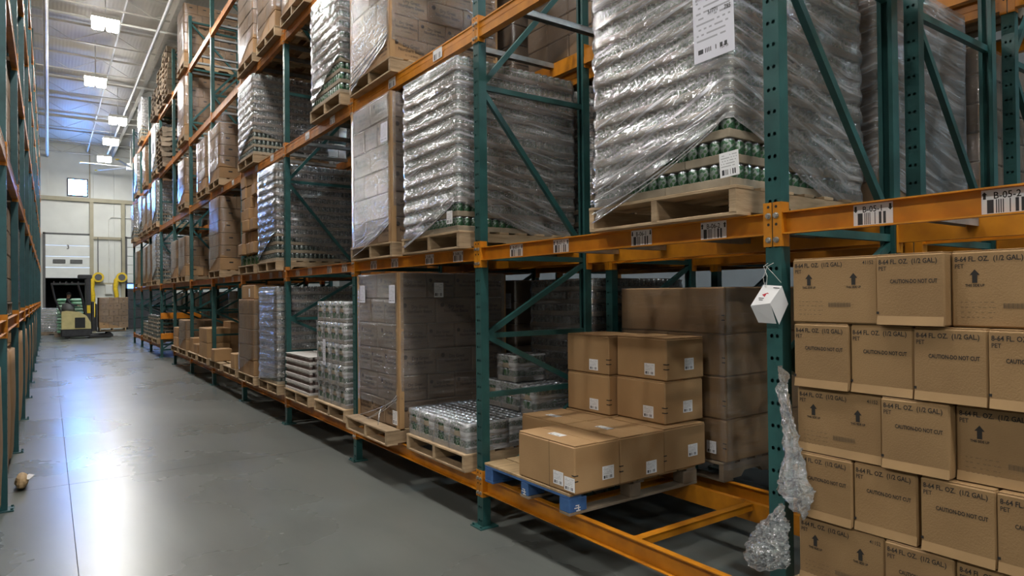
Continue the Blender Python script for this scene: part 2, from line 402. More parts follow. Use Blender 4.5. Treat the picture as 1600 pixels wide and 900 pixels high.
for a in ((-1.2, -1.15, 0, 5, 0, 2.9), (1.15, 1.2, 0, 5, 0, 2.9)): obj('side_wall', MB().box(*a).mesh('trailer_side', 'trailer'), tr)
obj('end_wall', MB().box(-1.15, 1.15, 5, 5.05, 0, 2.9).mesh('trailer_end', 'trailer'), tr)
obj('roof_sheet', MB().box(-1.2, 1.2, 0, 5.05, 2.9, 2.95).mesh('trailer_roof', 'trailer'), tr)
# roof steel
n = 0
yy = -19.5
zz = []
for k in range(14):
    zz.append(((XL+.1+k*1.82, CZ-.12), (XL+.1+k*1.82+.91, CZ-.62)))
jm = MB()
jm.bar((XL+.05, 0, CZ-.1), (XR-.05, 0, CZ-.1), .10, .07); jm.bar((XL+.05, 0, CZ-.62), (XR-.05, 0, CZ-.62), .06, .035)
for (xa, za), (xb, zb) in zz: jm.bar((xa, 0, za), (xb, 0, zb), .018, .018); jm.bar((xb, 0, zb), (xb+.91, 0, za), .018, .018)
jmesh = jm.mesh('roof_joist', 'joist')
while yy < WY:
    o = struct('roof_joist', jmesh, (0, yy, 0)); yy += 3.1
bm2 = MB().box(-.06, .06, YB+.05, WY-.05, -.2, .2).mesh('roof_girder', 'joist')
struct('roof_girder', bm2, (2.9, 0, CZ-.45))
for i, (xx, zz_, r, lb) in enumerate(((-.05, 9.35, .07, 'white sprinkler main running the length of the aisle below the joists'), (1.75, 9.75, .03, 'thin pale conduit running above the hanging lamps'), (2.55, 9.3, .04, 'pale branch pipe below the roof girder beside the main rack row'))):
    tag(obj('ceiling_pipe', MB().tube([(0, YB+.2, 0), (0, WY-.2, 0)], r, 10).mesh('ceiling_pipe', 'pipe_white', smooth=True), None, (xx, 0, zz_)), lb, 'pipe')
for i, y in enumerate((21.5, 27.7, 33.9)):
    tag(obj('cross_pipe', MB().tube([(-.4, 0, 0), (7, 0, 0)], .035, 8).mesh('cross_pipe', 'pipe_white', smooth=True), None, (0, y, 9.5)),
        'pale sprinkler cross pipe over the aisle, %s counting from the camera' % ORD[i], 'pipe', 'sprinkler cross pipes')

# ------------------------------------------------------------------ lamps
hood = MB().box(-.15, .15, -.15, .15, .10, .14)
for s in (-1, 1):
    hood.bar((s*.15, -.156, .08), (s*.15, .156, .08), .012, .07); hood.bar((-.156, s*.15, .08), (.156, s*.15, .08), .012, .07)
hoodm = hood.mesh('lamp_hood', 'pipe_white'); 
def lens_mesh(mat):
    b = MB(); a, c = .135, .11
    ring = [(.06, a), (-.17, a), (-.20, c)]
    for z, q in ring: b.v += [(-q, -q, z), (q, -q, z), (q, q, z), (-q, q, z)]
    for i in range(2):
        for k in range(4): b.f.append((i*4+k, (i+1)*4+k, (i+1)*4+(k+1) % 4, i*4+(k+1) % 4)); b.m.append(0)
    b.f.append((8, 11, 10, 9)); b.m.append(1)
    return b.mesh('lamp_lens', 'lamp_side', mat)
lensm = lens_mesh('lamp_light')
spine = MB().box(-.2, .2, -.03, .03, .14, .19).mesh('lamp_bracket', 'pipe_white'); cordm = MB().tube([(0, 0, .19), (0, 0, 1.3)], .012, 6).mesh('lamp_cord', 'pipe_white')
lens2 = lens_mesh('fill_lamp_cool')
def lamp(x, y, label, z=8.9, cool=False):
    t = thing('high_bay_lamp', label, 'lamp', (x, y, z), 'high bay lamps')
    obj('bracket', spine, t); obj('cord', cordm, t)
    for s in (-1, 1):
        obj('hood', hoodm, t, (s*.15*1.07, 0, 0)); obj('lens', lens2 if cool else lensm, t, (s*.16, 0, 0))
ly = [(1.2, -2.1), (1.2, 3.4), (1.2, 8.9), (1.2, 14.4), (1.22, 19.9), (1.27, 25.4), (2.28, 30.6), (2.32, 34.85), (2.34, 39.4)]
for i, (x, y) in enumerate(ly): lamp(x, y, 'bright twin-lens high bay lamp hanging over the aisle, %s counting from the camera' % ORD[i])
for i, y in enumerate((-7.6, -13.1)): lamp(1.2, y, 'twin-lens high bay lamp hanging over the aisle behind the camera, %s one' % ORD[i])
for rx, nm in ((7.7, 'aisle behind the main racks'), (-6.0, 'aisle behind the opposite racks')):  # unseen lamp rows, added as fill light; cool row set close for effect
    for i in range(8): lamp(rx, -13.5+6.4*i, 'added high bay lamp over the %s, %s from the camera' % (nm, ORD[i]), cool=rx > 0)

# ------------------------------------------------------------------ racks
XF, SP, Y1 = 2.687, 2.515, 4.279
yk = lambda k: Y1+SP*(k-1)
PW, PD, TOP = .078, .068, 8.4
def post_mesh(mat, z1=TOP):
    b = MB(); pitch = .1016; n = int(z1/pitch); hw = PW/2; cw = hw; r = .0085; ch = pitch/2
    for i in range(n):
        zc = (i+.5)*pitch
        for s in (-1, 1):
            yc = s*cw/2; hc = s*.014
            outer = [(s*0-cw/2+yc, zc-ch), (yc, zc-ch), (yc+cw/2, zc-ch), (yc+cw/2, zc), (yc+cw/2, zc+ch), (yc, zc+ch), (yc-cw/2, zc+ch), (yc-cw/2, zc)]
            inner = [(hc+r*math.cos(a), zc+r*1.1*math.sin(a)) for a in [math.pi*(1.25+.25*q) for q in range(8)]]
            b.add([(0, p[0], p[1]) for p in outer+inner], [(q, 8+q, 8+(q+1) % 8, (q+1) % 8) for q in range(8)])
    z1 = n*pitch
    b.box(.0006, PD, hw-.003, hw, 0, z1); b.box(.0006, PD, -hw, -hw+.003, 0, z1)
    b.box(PD-.003, PD, hw-.022, hw, 0, z1); b.box(PD-.003, PD, -hw, -hw+.022, 0, z1)
    b.box(.030, .032, -hw+.003, hw-.003, 0, z1)
    return b.mesh('post', mat)
def frame_parts(D, mat):
    P = post_mesh(mat)
    fp = MB().cbox(-.045, PD+.05, -.075, .075, 0, .012, .002); 
    for a in ((-.03, -.055), (-.03, .055)): fp.tube([(a[0], a[1], .012), (a[0], a[1], .026)], .010, 6)
    fpm = fp.mesh('foot_plate', mat)
    x0, x1 = PD-.01, D-PD+.01
    br = []
    for z in (.22, 1.0, 1.457, 2.06, 3.37, 4.6, 5.85, 7.1, 8.2): br.append(((x0, 0, z), (x1, 0, z)))
    for a, b_ in ((1.457, 2.02), (1.457, .98), (3.34, 2.16), (3.40, 4.55), (5.82, 4.65), (5.88, 7.05), (8.15, 7.15), (.25, .95)): br.append(((x0, 0, a), (x1, 0, b_)))
    return P, fpm, [MB().bar(p, q, .034, .040).mesh('brace', mat) for p, q in br]
D1 = 1.12
FR = frame_parts(D1, 'teal'); FRL = frame_parts(D1, 'teal_left')
ROWN = {1: 'main rack row', 2: 'second rack row', 3: 'third rack row', 0: 'opposite rack row'}
def rack_frame(row, x, y, idx, flip=False):
    P, fpm, br = FRL if row == 0 else FR
    t = thing('rack_upright', 'green perforated rack upright, %s upright of the %s' % (ORD[idx], ROWN[row]), 'rack upright', (x, y, 0), 'rack uprights of the '+ROWN[row], math.pi if flip else 0)
    for q in (0, 1):
        obj('post', P, t, (q*D1, 0, 0.0), (0, 0, math.pi) if q else None); obj('foot_plate', fpm, t, (q*D1, 0, 0), (0, 0, math.pi) if q else None)
    for b_ in br: obj('brace', b_, t)
BL = SP-PW-.004        # beam length between posts
def channel(h, mat):
    b = MB(); b.box(.034, .040, 0, BL, -h, 0); b.box(0, .034, 0, BL, -.006, 0); b.box(0, .034, 0, BL, -h, -h+.006)
    return b.mesh('channel', mat)
def stepbeam(h, mat):
    b = MB(); b.box(.004, .055, 0, BL, -h*.55, 0); b.box(0, .060, 0, BL, -h, -h*.55); b.box(.0, .006, 0, BL, -.012, 0); b.box(-.002, 0, 0, BL, -h*.5, -h*.44)
    return b.mesh('box_beam', mat)
def connector_mesh(mat, h=.2):
    # angle bolted on the post face; the leg runs along the inner side of the post. origin at post edge, post towards -y
    b = MB(); y0 = -.0375
    holes = [(.155, 1), (.11, 0), (.065, 1), (.02, 0)]
    b.box(-.006, 0, y0, .0045, -.155, .045); b.box(0, .055, 0, .0045, -.155, .045)
    for z in (.025, -.055): b.tube([(-.0062, y0+.016, z), (-.0068, y0+.016, z)], .007, 8, 1)
    return b.mesh('connector', mat, 'black_ink')
boltm = MB().tube([(-.018, 0, 0), (-.006, 0, 0)], .0105, 6).tube([(-.009, 0, 0), (-.006, 0, 0)], .014, 10).mesh('bolt', 'bolt')
CH = {}
for mt in ('orange', 'orange_dull'):
    CH[mt] = dict(c1=channel(.101, mt), c0=channel(.12, mt), st=stepbeam(.125, mt), co=connector_mesh(mt))
def mirror_y(me):
    c = me.copy()
    for v in c.vertices: v.co.y = -v.co.y
    c.flip_normals(); return c
for mt in CH: CH[mt]['cm'] = mirror_y(CH[mt]['co'])
TIER = ['bottom', 'second', 'third', 'fourth', 'fifth', 'sixth']
PLAC = {}
def rack_beam(row, x, y, z, lev, bayi, side, mat='orange', bolts=True, kind=None, names=None, flip=False):
    """beam between the posts at y and y+SP; x = front of the post face (side 'front') or back face"""
    t = thing('rack_beam', 'orange beam, %s side, %s tier, %s bay of the %s' % (side, TIER[lev], ORD[bayi], ROWN[row]), 'rack beam',
              (x, y+PW/2+.002, z), 'rack beams of the '+ROWN[row]); t['kind'] = 'thing'
    f = side == 'back'
    C = CH[mat]; me = C[kind or ('c0' if lev == 0 else 'c1' if lev == 1 else 'st')]
    if flip: f = not f
    b = obj('beam', me, t, (0, BL, 0) if f else (0, 0, 0), (0, 0, math.pi) if f else None)
    for q in (0, 1):
        cm = C['cm'] if (q == 1) != f else C['co']
        c = obj('connector', cm, t, (0, BL if q else 0, 0), (0, 0, math.pi) if f else None)
        if bolts and not f:
            for zb in (-.015, -.125): obj('bolt', boltm, c, (0, .0215 if q else -.0215, zb))
    if names:
        for off, s in names:
            p = card('placard', 'placard', t, (.031 if lev < 2 else -.004, off-PW/2, -.051 if lev < 2 else -.06), .155, .088)
            if s:
                up = s[-1] == '2'
                k = s
                if k not in PLAC:
                    tm = text_mesh(s, .034, 'black_ink', .012, 'CENTER', .9)
                    ar = [(px*.55*1, (py if up else .048-py)*.55) for px, py in ARROW]
                    if not up: ar = ar[::-1]
                    a1 = flat(ar)
                    PLAC[k] = merge_text('placard_lettering', [(tm, 0, 0, 0), (a1, -.068, 0, 0), (a1, .068, 0, 0)], ['black_ink'])
                obj('lettering', PLAC[k], p, (0, .13, .0006), None, (1/.155, 1/.088, 1))
    return t
LEV = [.389, 2.134, 3.86, 5.44, 7.16]
barm = {}
def support_bars(row, x, y, z, lev, bayi, mat, offs):
    if mat not in barm: barm[mat] = MB().box(.045, D1-.045, -.03, .03, -.014, -.002).box(.045, D1-.045, -.03, -.026, -.045, -.002).box(.045, D1-.045, .026, .03, -.045, -.002).mesh('support_bar', mat)
    for i, o in enumerate(offs):
        tag(obj('support_bar', barm[mat], None, (x, y+o, z)), '%s pallet support bar, %s in %s tier, %s bay, %s' % ('orange' if 'or' in mat else 'grey', ORD[i], TIER[lev], ORD[bayi], ROWN[row]), 'support bar', 'pallet support bars')
K0, K1 = -1, 11
for k in range(K0, K1+1): rack_frame(1, XF, yk(k), k-K0)
for k in range(K0, K1):
    for lv in range(5):
        if k == 7 and lv == 0: continue
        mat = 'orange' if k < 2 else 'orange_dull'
        nm = None
        if lv == 1 and k < 5:
            a = 6+2*k
            nm = [(.35, 'B-%02d-2' % a), (.84, 'B-%02d-1' % a), (1.55, 'B-%02d-2' % (a+1)), (2.05, 'B-%02d-1' % (a+1))]
            if k == -1: nm = [(1.63, 'B-05-2'), (2.086, 'B-05-1')]
        elif lv == 2 and k < 5: nm = [(.6, None), (1.5, None)]
        rack_beam(1, XF, yk(k), LEV[lv], lv, k-K0, 'front', mat, k < 3, None, nm)
        rack_beam(1, XF+D1, yk(k), LEV[lv], lv, k-K0, 'back', mat, False)
        if lv == 0: continue
        if k < 7: support_bars(1, XF, yk(k), LEV[lv], lv, k-K0, 'galv', (.4, .9, 1.62, 2.12))
support_bars(1, XF, yk(0), LEV[0], 0, 1, 'orange', (.91, 1.62, 2.12))
for k in range(1, 4): support_bars(1, XF, yk(k), LEV[0], 0, k+1, 'orange', (.4, .9, 1.62, 2.12))
X2 = 4.05
for k in range(K0, K1+1): rack_frame(2, X2, yk(k), k-K0)
for k in range(K0, K1):
    for lv in range(5):
        if k == 7 and lv == 0: continue
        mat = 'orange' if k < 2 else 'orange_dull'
        if lv == 4 and k > 1: continue
        rack_beam(2, X2, yk(k), LEV[lv], lv, k-K0, 'front', mat, False)
        if k < 3: rack_beam(2, X2+D1, yk(k), LEV[lv], lv, k-K0, 'back', mat, False)
X3 = 5.5
for k in range(K0, 3): rack_frame(3, X3, yk(k), k-K0)
for k in range(K0, 2):
    for lv in range(4): rack_beam(3, X3, yk(k), LEV[lv], lv, k-K0, 'front', 'orange', False); rack_beam(3, X3+D1, yk(k), LEV[lv], lv, k-K0, 'back', 'orange', False)
# guard bars across the end frame beyond the cross passage
for i, z in enumerate((.62, 1.22)):
    tag(obj('guard_rail', MB().cbox(0, 1.1, -.03, 0, -.09, .09, .01).mesh('guard_rail', 'orange_bright'), None, (XF, yk(8)-PW/2, z)), 'bright orange guard rail on the rack end beyond the passage, %s one' % ('lower', 'upper')[i], 'guard rail')
# opposite row
XLF = -.29; yl = lambda k: 4.45+2.55*k
LLEV = [1.60, 3.05, 4.57, 6.08, 7.6]
for k in range(0, 13): rack_frame(0, XLF, yl(k), k, True)
BL_ = BL; BL = 2.55-PW-.004
CHL = dict(c1=channel(.11, 'orange_dull'), st=stepbeam(.125, 'orange_dull')); SP_ = SP
for k in range(0, 12):
    for lv in range(5):
        for side in ('front', 'back') if k < 4 else ('front',):
            x = XLF if side == 'front' else XLF-D1
            t = thing('rack_beam', 'orange beam, %s side, %s tier, %s bay of the opposite rack row' % (side, TIER[lv+1], ORD[k]), 'rack beam', (x, yl(k)+PW/2+.002, LLEV[lv]), 'rack beams of the opposite rack row'); t['kind'] = 'thing'
            fr = side == 'front'
            obj('beam', CHL['c1' if lv == 0 else 'st'], t, (0, BL, 0) if fr else (0, 0, 0), (0, 0, math.pi) if fr else None)
            for q in (0, 1):
                obj('connector', CH['orange']['cm' if (q == 1) != fr else 'co'], t, (0, BL if q else 0, 0), (0, 0, math.pi) if fr else None)
BL = BL_

# ------------------------------------------------------------------ pallets
PWD, PDP, PH = 1.016, 1.219, .14
def pallet_meshes(wood):
    out = []
    for i in range(7):
        wd = .14 if i in (0, 6) else .09
        xc = -PDP/2+wd/2 if i == 0 else PDP/2-wd/2 if i == 6 else -PDP/2+.24+(i-1)*.185
        out.append(('deck_board', MB().cbox(xc-wd/2, xc+wd/2, -PWD/2, PWD/2, PH-.017, PH, .002).mesh('deck_board', wood)))
    for yy in (-PWD/2+.022, 0, PWD/2-.022):
        b = MB(); x0, x1 = -PDP/2+.003, PDP/2-.003
        pts = [(x0, .016), (x0, PH-.017), (x1, PH-.017), (x1, .016), (.40, .016), (.36, .055), (.17, .055), (.13, .016), (-.13, .016), (-.17, .055), (-.36, .055), (-.40, .016)]
        n = len(pts); b.v = [(p[0], yy-.019, p[1]) for p in pts]+[(p[0], yy+.019, p[1]) for p in pts]
        b.f = [tuple(range(n)), tuple(range(2*n-1, n-1, -1))]+[(i, i+n, (i+1) % n+n, (i+1) % n) for i in range(n)]; b.m = [0]*len(b.f)
        out.append(('stringer', b.mesh('stringer', wood)))
    for xc in (-PDP/2+.06, 0, PDP/2-.06):
        out.append(('bottom_board', MB().cbox(xc-.055, xc+.055, -PWD/2, PWD/2, 0, .016, .002).mesh('bottom_board', wood)))
    return out
PAL = {'wood': pallet_meshes('wood'), 'wood_grey': pallet_meshes('wood_grey')}
def pallet(x, y, z, label, wood='wood', rz=0, group='pallets on the racks'):
    t = thing('wooden_pallet', label, 'pallet', (x, y, z), group, rz)
    for nm, me in PAL[wood]: obj(nm, me, t)
    return t

# ------------------------------------------------------------------ cans
def can_geo(n, r=.0325, h=.113):
    b = MB(); ring = [(.0, .78), (.01, 1), (.098, 1), (.108, .84), (h, .82)]
    for z, q in ring:
        for k in range(n):
            a = 2*math.pi*(k+.5)/n; b.v.append((r*q*math.cos(a), r*q*math.sin(a), z))
    for i in range(len(ring)-1):
        for k in range(n): b.f.append((i*n+k, i*n+(k+1) % n, (i+1)*n+(k+1) % n, (i+1)*n+k)); b.m.append(0 if i < 2 else 1)
    o = len(b.v)
    for k in range(n):
        a = 2*math.pi*(k+.5)/n; b.v.append((r*.76*math.cos(a), r*.76*math.sin(a), h-.004))
    i = len(ring)-1
    for k in range(n): b.f.append((i*n+k, i*n+(k+1) % n, o+(k+1) % n, o+k)); b.m.append(1)
    b.f.append(tuple(range(o, o+n))); b.m.append(1)
    return b
CANN = {}
def can_mesh(mat, n=12):
    if (mat, n) not in CANN: CANN[mat, n] = can_geo(n).mesh('can', mat, 'lid', smooth=True)
    return CANN[mat, n]
def cans_joined(pos, mat, n):
    g = can_geo(n); b = MB()
    for p in pos: b.add([(v[0]+p[0], v[1]+p[1], v[2]+p[2]) for v in g.v], g.f, g.m)
    return b.mesh('cans', mat, 'lid', smooth=True)
LX, LYW, LH, PIT_ = 1.2, .934, .115, .0667
def ring_positions(nl, z0=.004):
    nx, ny = 18, 14; out = []
    for l in range(nl):
        for i in range(nx):
            for j in range(ny):
                if 0 < i < nx-1 and 0 < j < ny-1: continue
                out.append((-LX/2+(i+.5)*PIT_, -LYW/2+(j+.5)*PIT_, z0+l*LH))
    return out
# ------------------------------------------------------------------ stretch film
def film_mesh(lx, ly, z0, z1, step, off, hem, mat, seed, prof=None, amp=.006, rc=.03, dz=.035, top=True):
    """skin round a load lx x ly; prof(z) adds the ledge of each tray; hem(s,x,y) raises the lower edge"""
    hx, hy = lx/2+off, ly/2+off; P = []
    def seg(a, b):
        n = max(1, int((Vector(b)-Vector(a)).length/step))
        for i in range(n): P.append((a[0]+(b[0]-a[0])*i/n, a[1]+(b[1]-a[1])*i/n))
    cs = [(-hx, hy-rc), (-hx, -hy+rc), (-hx+rc, -hy), (hx-rc, -hy), (hx, -hy+rc), (hx, hy-rc), (hx-rc, hy), (-hx+rc, hy)]
    for i in range(8): seg(cs[i], cs[(i+1) % 8])
    n = len(P); S = [0]
    for i in range(n): S.append(S[-1]+math.hypot(P[(i+1) % n][0]-P[i][0], P[(i+1) % n][1]-P[i][1]))
    nv = max(3, int((z1-z0)/dz)+1); b = MB()
    def pt(i, j):
        x, y = P[i % n]; h0 = z0+hem(x, y); z = h0+(z1-h0)*j/(nv-1)
        d = noise.noise((x*2.2+seed, y*2.2, z*3))*amp*1.5+noise.noise((x*3.5+z*5+seed, y*3.5, z*34))*amp*.7
        if prof: d += prof(z)
        l = math.hypot(x/hx, y/hy)
        nx_, ny_ = (x/hx)**5, (y/hy)**5; q = math.hypot(nx_, ny_) or 1
        return (x+nx_/q*d, y+ny_/q*d, z)
    b.grid(pt, n, nv, True, uv=lambda i, j: (S[min(i, n)]+seed, z0+(z1-z0)*j/(nv-1)))
    return b.mesh('stretch_film', mat, smooth=True)
def tray_prof(z):
    f = (z % LH)/LH
    return .008 if f < .38 else .008-.012*min(1, (f-.38)/.25) if f < .8 else -.004+.012*(f-.8)/.2
def hem_corner(h, lo, L=1.05):
    return lambda x, y: lo+h*max(0, 1-(math.hypot(x+.62, y+.5)/L))
FILM = {}
def film_for(key, *a, **k):
    if key not in FILM: FILM[key] = film_mesh(*a, **k)
    return FILM[key]
RINGJ = {}
def joined(key, f):
    if key not in RINGJ: RINGJ[key] = f()
    return RINGJ[key]
def tray_m(w_, d_, mat='tray'):
    return joined(('tray', w_, d_, mat), lambda: MB().cbox(.001, d_-.001, .001, w_-.001, 0, .043, .003).mesh('tray', mat))
def can_load(x, y, z, label, lod=1, nl=12, mat='can_grey', wrap='film', seed=0, hemh=.42, tmat='tray', group='wrapped can loads'):
    t = thing('canned_goods_load', label, 'wrapped pallet load', (x, y, z+.001), group)
    if lod == 0:
        pos = ring_positions(nl)
        front = [p for p in pos if p[0] < -LX/2+.05]; side = sorted([p for p in pos if p[1] < -LYW/2+.05 and p[0] > -LX/2+.05], key=lambda p: p[0])
        near = (front+side)[:300]; ns = set(near)
        cm = can_mesh(mat, 12)
        for p in near: obj('can', cm, t, p)
        stuff(obj('cans', joined(('rest', nl, mat), lambda: cans_joined([p for p in pos if p not in ns], mat, 8)), t))
        for l in range(nl):
            ws = [.4, .267, .267]; r = l % 3; ws = ws[r:]+ws[:r]; yy = -LYW/2
            for wd in ws:
                for i in range(3): obj('tray', tray_m(wd, .4, tmat), t, (-LX/2+i*.4, yy, l*LH))
                yy += wd
    else:
        n = 8 if lod == 1 else 6
        stuff(obj('cans', joined(('ring', nl, mat, n), lambda: cans_joined(ring_positions(nl), mat, n)), t))
        for l in range(nl): obj('tray_layer', tray_m(LYW, LX, tmat), t, (-LX/2, -LYW/2, l*LH))
    if wrap == 'film' and lod == 1: wrap = 'film_mid'
    if wrap:
        st, dz = ((.03, .019), (.06, .0288), (.12, .038))[lod]
        f = film_for(('can', lod, nl, wrap, seed % 2, hemh), LX, LYW, -.12 if lod == 0 else 0, nl*LH-.01, st, .012, hem_corner(hemh, 0), wrap, seed % 2*3.3, tray_prof if lod < 2 else None, .005 if lod < 2 else .008, dz=dz)
        obj('stretch_film', f, t)
    return t
CART = {}
def carton_mesh(dx, dy, dz, mat, c=.010):
    k = (round(dx, 3), round(dy, 3), round(dz, 3), mat)
    if k not in CART:
        b = MB().cbox(0, dx, 0, dy, 0, dz, c)
        CART[k] = b.mesh('carton', mat)
    return CART[k]
def hh_mesh(): return joined('hh', lambda: MB().cbox(-.035, .035, -.001, .004, -.013, .013, .0009).mesh('hand_hole', 'black_ink'))
BEANS = None
def beans():
    global BEANS
    if BEANS is None:
        circ = flat([(.022*math.cos(a), .022*math.sin(a)) for a in [2*math.pi*i/16 for i in range(16)]])
        BEANS = merge_text('carton_print', [(text_mesh('Dry Great\nNorthern Beans', .046, 'brown_ink', .022, 'CENTER', .9), .02, .01, 0), (circ, -.135, .04, 0), (text_mesh('12 / 2 LB BAGS', .024, 'brown_ink', .008, 'CENTER', .9), .02, -.075, 0)], ['brown_ink'])
    return BEANS
def carton_load(x, y, z, label, nz, dz=.232, mat='carton', wrap='film_thin', lod=1, seed=0, lx=1.2, ly=.96, nx=3, ny=3, prints=False, hem=None, group='wrapped carton loads', hemz=None):
    if hemz is None: hemz = -.12 if lod == 0 else 0
    t = thing('carton_load', label, 'wrapped pallet load', (x, y, z+.001), group)
    rr = random.Random(seed*13+5)
    for l in range(nz):
        ax, ay = (nx, ny) if l % 2 == 0 else (nx+1, max(2, ny-1)) if prints or lod == 1 else (nx, ny)
        dx, dy = lx/ax, ly/ay; cm = carton_mesh(dx-.004, dy-.004, dz-.003, mat)
        for i in range(ax):
            for j in range(ay):
                if 0 < i < ax-1 and 0 < j < ay-1: continue
                c = obj('carton', cm, t, (-lx/2+i*dx+.002+rr.uniform(-.004, .004), -ly/2+j*dy+.002+rr.uniform(-.003, .003), l*dz))
                if lod == 1 and j == 0 and not prints: obj('hand_hole', hh_mesh(), c, (dx/2, -.0006, dz*.62))
                if prints:
                    if j == 0: obj('carton_print', beans(), c, (dx/2, -.001, dz*.55), ROTY, (min(1, dx/.36),)*3)
                    if i == 0: obj('carton_print', beans(), c, (-.001, dy/2, dz*.55), ROTX, (min(1, dy/.36),)*3)
    if wrap:
        st, dzf = ((.04, .04), (.08, .08), (.16, .14))[lod]
        h = hem or hem_corner(.3, 0)
        f = film_for(('box', nz, dz, wrap, lod, seed % 2, lx, ly, hem is not None), lx, ly, hemz, nz*dz+.0, st, .010, h, wrap, seed % 2*2.1+.7, None, .006, dz=dzf)
        obj('stretch_film', f, t)
    return t
XP = 2.6+PDP/2      # pallet centre, main row
slot = lambda k, s: yk(k)+(.64 if s == 'n' else 1.87)
def nm(row, k, s, lv): return '%s tier, %s bay, %s half, %s' % (TIER[lv], ORD[k-K0], 'near' if s == 'n' else 'far', ROWN[row])
def L_can(row, k, s, lv, lod, desc='silver film-wrapped cans', dx=0, dy=0, wood='wood', **kw):
    x = (XP if row == 1 else 4.0+PDP/2)+dx; y = slot(k, s)+dy
    pallet(x, y, LEV[lv], 'pallet under cans, '+nm(row, k, s, lv), wood)
    if lv == 2: kw.setdefault('nl', 11)
    return can_load(x+.005, y, LEV[lv]+PH, desc+', '+nm(row, k, s, lv), lod, seed=k*5+lv+(s == 'f'), **kw)
def L_box(row, k, s, lv, nz, desc='brown cartons under clear film', dx=0, dy=0, wood='wood', **kw):
    x = (XP if row == 1 else 4.0+PDP/2)+dx; y = slot(k, s)+dy
    pallet(x, y, LEV[lv], 'pallet under cartons, '+nm(row, k, s, lv), wood)
    if lv == 2: kw['dz'] = .21
    return carton_load(x+.005, y, LEV[lv]+PH, desc+', '+nm(row, k, s, lv), nz, seed=k*7+lv*3+(s == 'f'), **kw)
def strands(t, n, hemh, seed, ly=LYW, lx=LX):
    rr = random.Random(seed)
    for i in range(n):
        b = MB(); pts = []
        hx, hy = -lx/2-.02, ly/2
        h1 = hemh-.12-.01*i+rr.uniform(-.02, .03)+.018*i; h0 = -.12+rr.uniform(0, .05)+.045*i
        for q in range(13):
            u = q/12; pts.append((hx-.004-.012*math.sin(u*3.1)-.002*i, -hy+2*hy*u, h1+(h0-h1)*u**(.8+.05*i)-.03*math.sin(u*3.14)*(1 if i % 2 else .4)))
        b.tube(pts, [.003+.003*rr.random()*math.sin(.3+2.6*q/12) for q in range(13)], 6)
        obj('film_strand', b.mesh('film_strand', 'strand', smooth=True), t)
# --- second tier
t = L_can(1, 0, 'n', 1, 0, 'hazy wrapped green cans', hemh=.46, mat='can_green')
strands(t, 6, .46, 3)
def sheet(t, mat, X, Y0, Y1, Z0, Z1, name='paper_sheet', text=None, tilt=0):
    o = t.location; c = card(name, mat, t, (X-o.x, (Y0+Y1)/2-o.y, (Z0+Z1)/2-o.z), abs(Y1-Y0), abs(Z1-Z0), 'x', tilt)
    return c
s = sheet(t, 'sheet', 2.565, 2.10, 1.87, 2.88, 3.25, tilt=.02)
for body, u, v, sz in (('57771', -.12, .08, .028), ('795', .28, .05, .030), ('871716', .2, .30, .022), ('120 cs', .15, -.42, .022), ('871716  9/18', -.42, .30, .016)):
    obj('lettering', text_mesh(body, sz, 'black_ink', .012, 'LEFT', .85), s, (u, v, .002), None, (1/.23, 1/.37, 1))
sheet(t, 'sticker', 2.575, 1.965, 1.86, 2.31, 2.425, 'shipping_label', tilt=.05)
t = L_can(1, 1, 'n', 1, 0, 'silvery crinkled wrapped cans', hemh=.36, mat='can_green')
strands(t, 4, .36, 8); sheet(t, 'sticker', 2.57, 4.55, 4.46, 2.33, 2.43, 'shipping_label')
t = L_box(1, 1, 'f', 1, 6, 'tightly wrapped bean cartons', mat='carton_dark', wrap='film_clear', lod=0, prints=True, dz=.235)
sheet(t, 'sheet', 2.585, 5.83, 5.68, 3.22, 3.40); strands(t, 4, .30, 4, .96)
def corner_boards(t, h, lx=1.2, ly=.96):
    cb = joined(('cb', h), lambda: MB().box(0, .055, 0, .005, 0, h).box(0, .005, 0, .055, 0, h).mesh('corner_board', 'carton_plain'))
    for sx in (0, 1):
        for sy in (0, 1): obj('corner_board', cb, t, ((lx/2+.007)*(1 if sx else -1), (ly/2+.007)*(1 if sy else -1), 0), None, (-1 if sx else 1, -1 if sy else 1, 1))
corner_boards(t, 1.41)
L_can(1, 3, 'n', 1, 1, mat='can_dark', desc='dark film-wrapped cans', wood='wood')
L_box(1, 4, 'f', 1, 6, lod=1); L_box(1, 6, 'n', 1, 4, lod=1, desc='squat brown cartons under film'); L_box(1, 6, 'f', 1, 4, lod=1, desc='squat brown cartons under film')
# --- third tier
t = L_box(1, 1, 'f', 2, 6, 'printed bean cartons, torn film', mat='carton', wrap='film_clear', lod=0, prints=True, dz=.235); corner_boards(t, 1.26); strands(t, 5, .30, 6, .96)
L_can(1, 2, 'n', 2, 1, mat='can_green'); L_can(1, 3, 'f', 2, 1, mat='can_dark', desc='dark film-wrapped cans')
L_box(1, 4, 'f', 2, 5); L_box(1, 5, 'n', 2, 5); L_box(1, 6, 'n', 2, 5)
# --- fourth and fifth tier
for k, s, lv, nz in ((2, 'f', 3, 6), (3, 'n', 3, 6), (3, 'f', 3, 6), (6, 'n', 3, 6), (6, 'n', 4, 6)): L_box(1, k, s, lv, nz, lod=1)
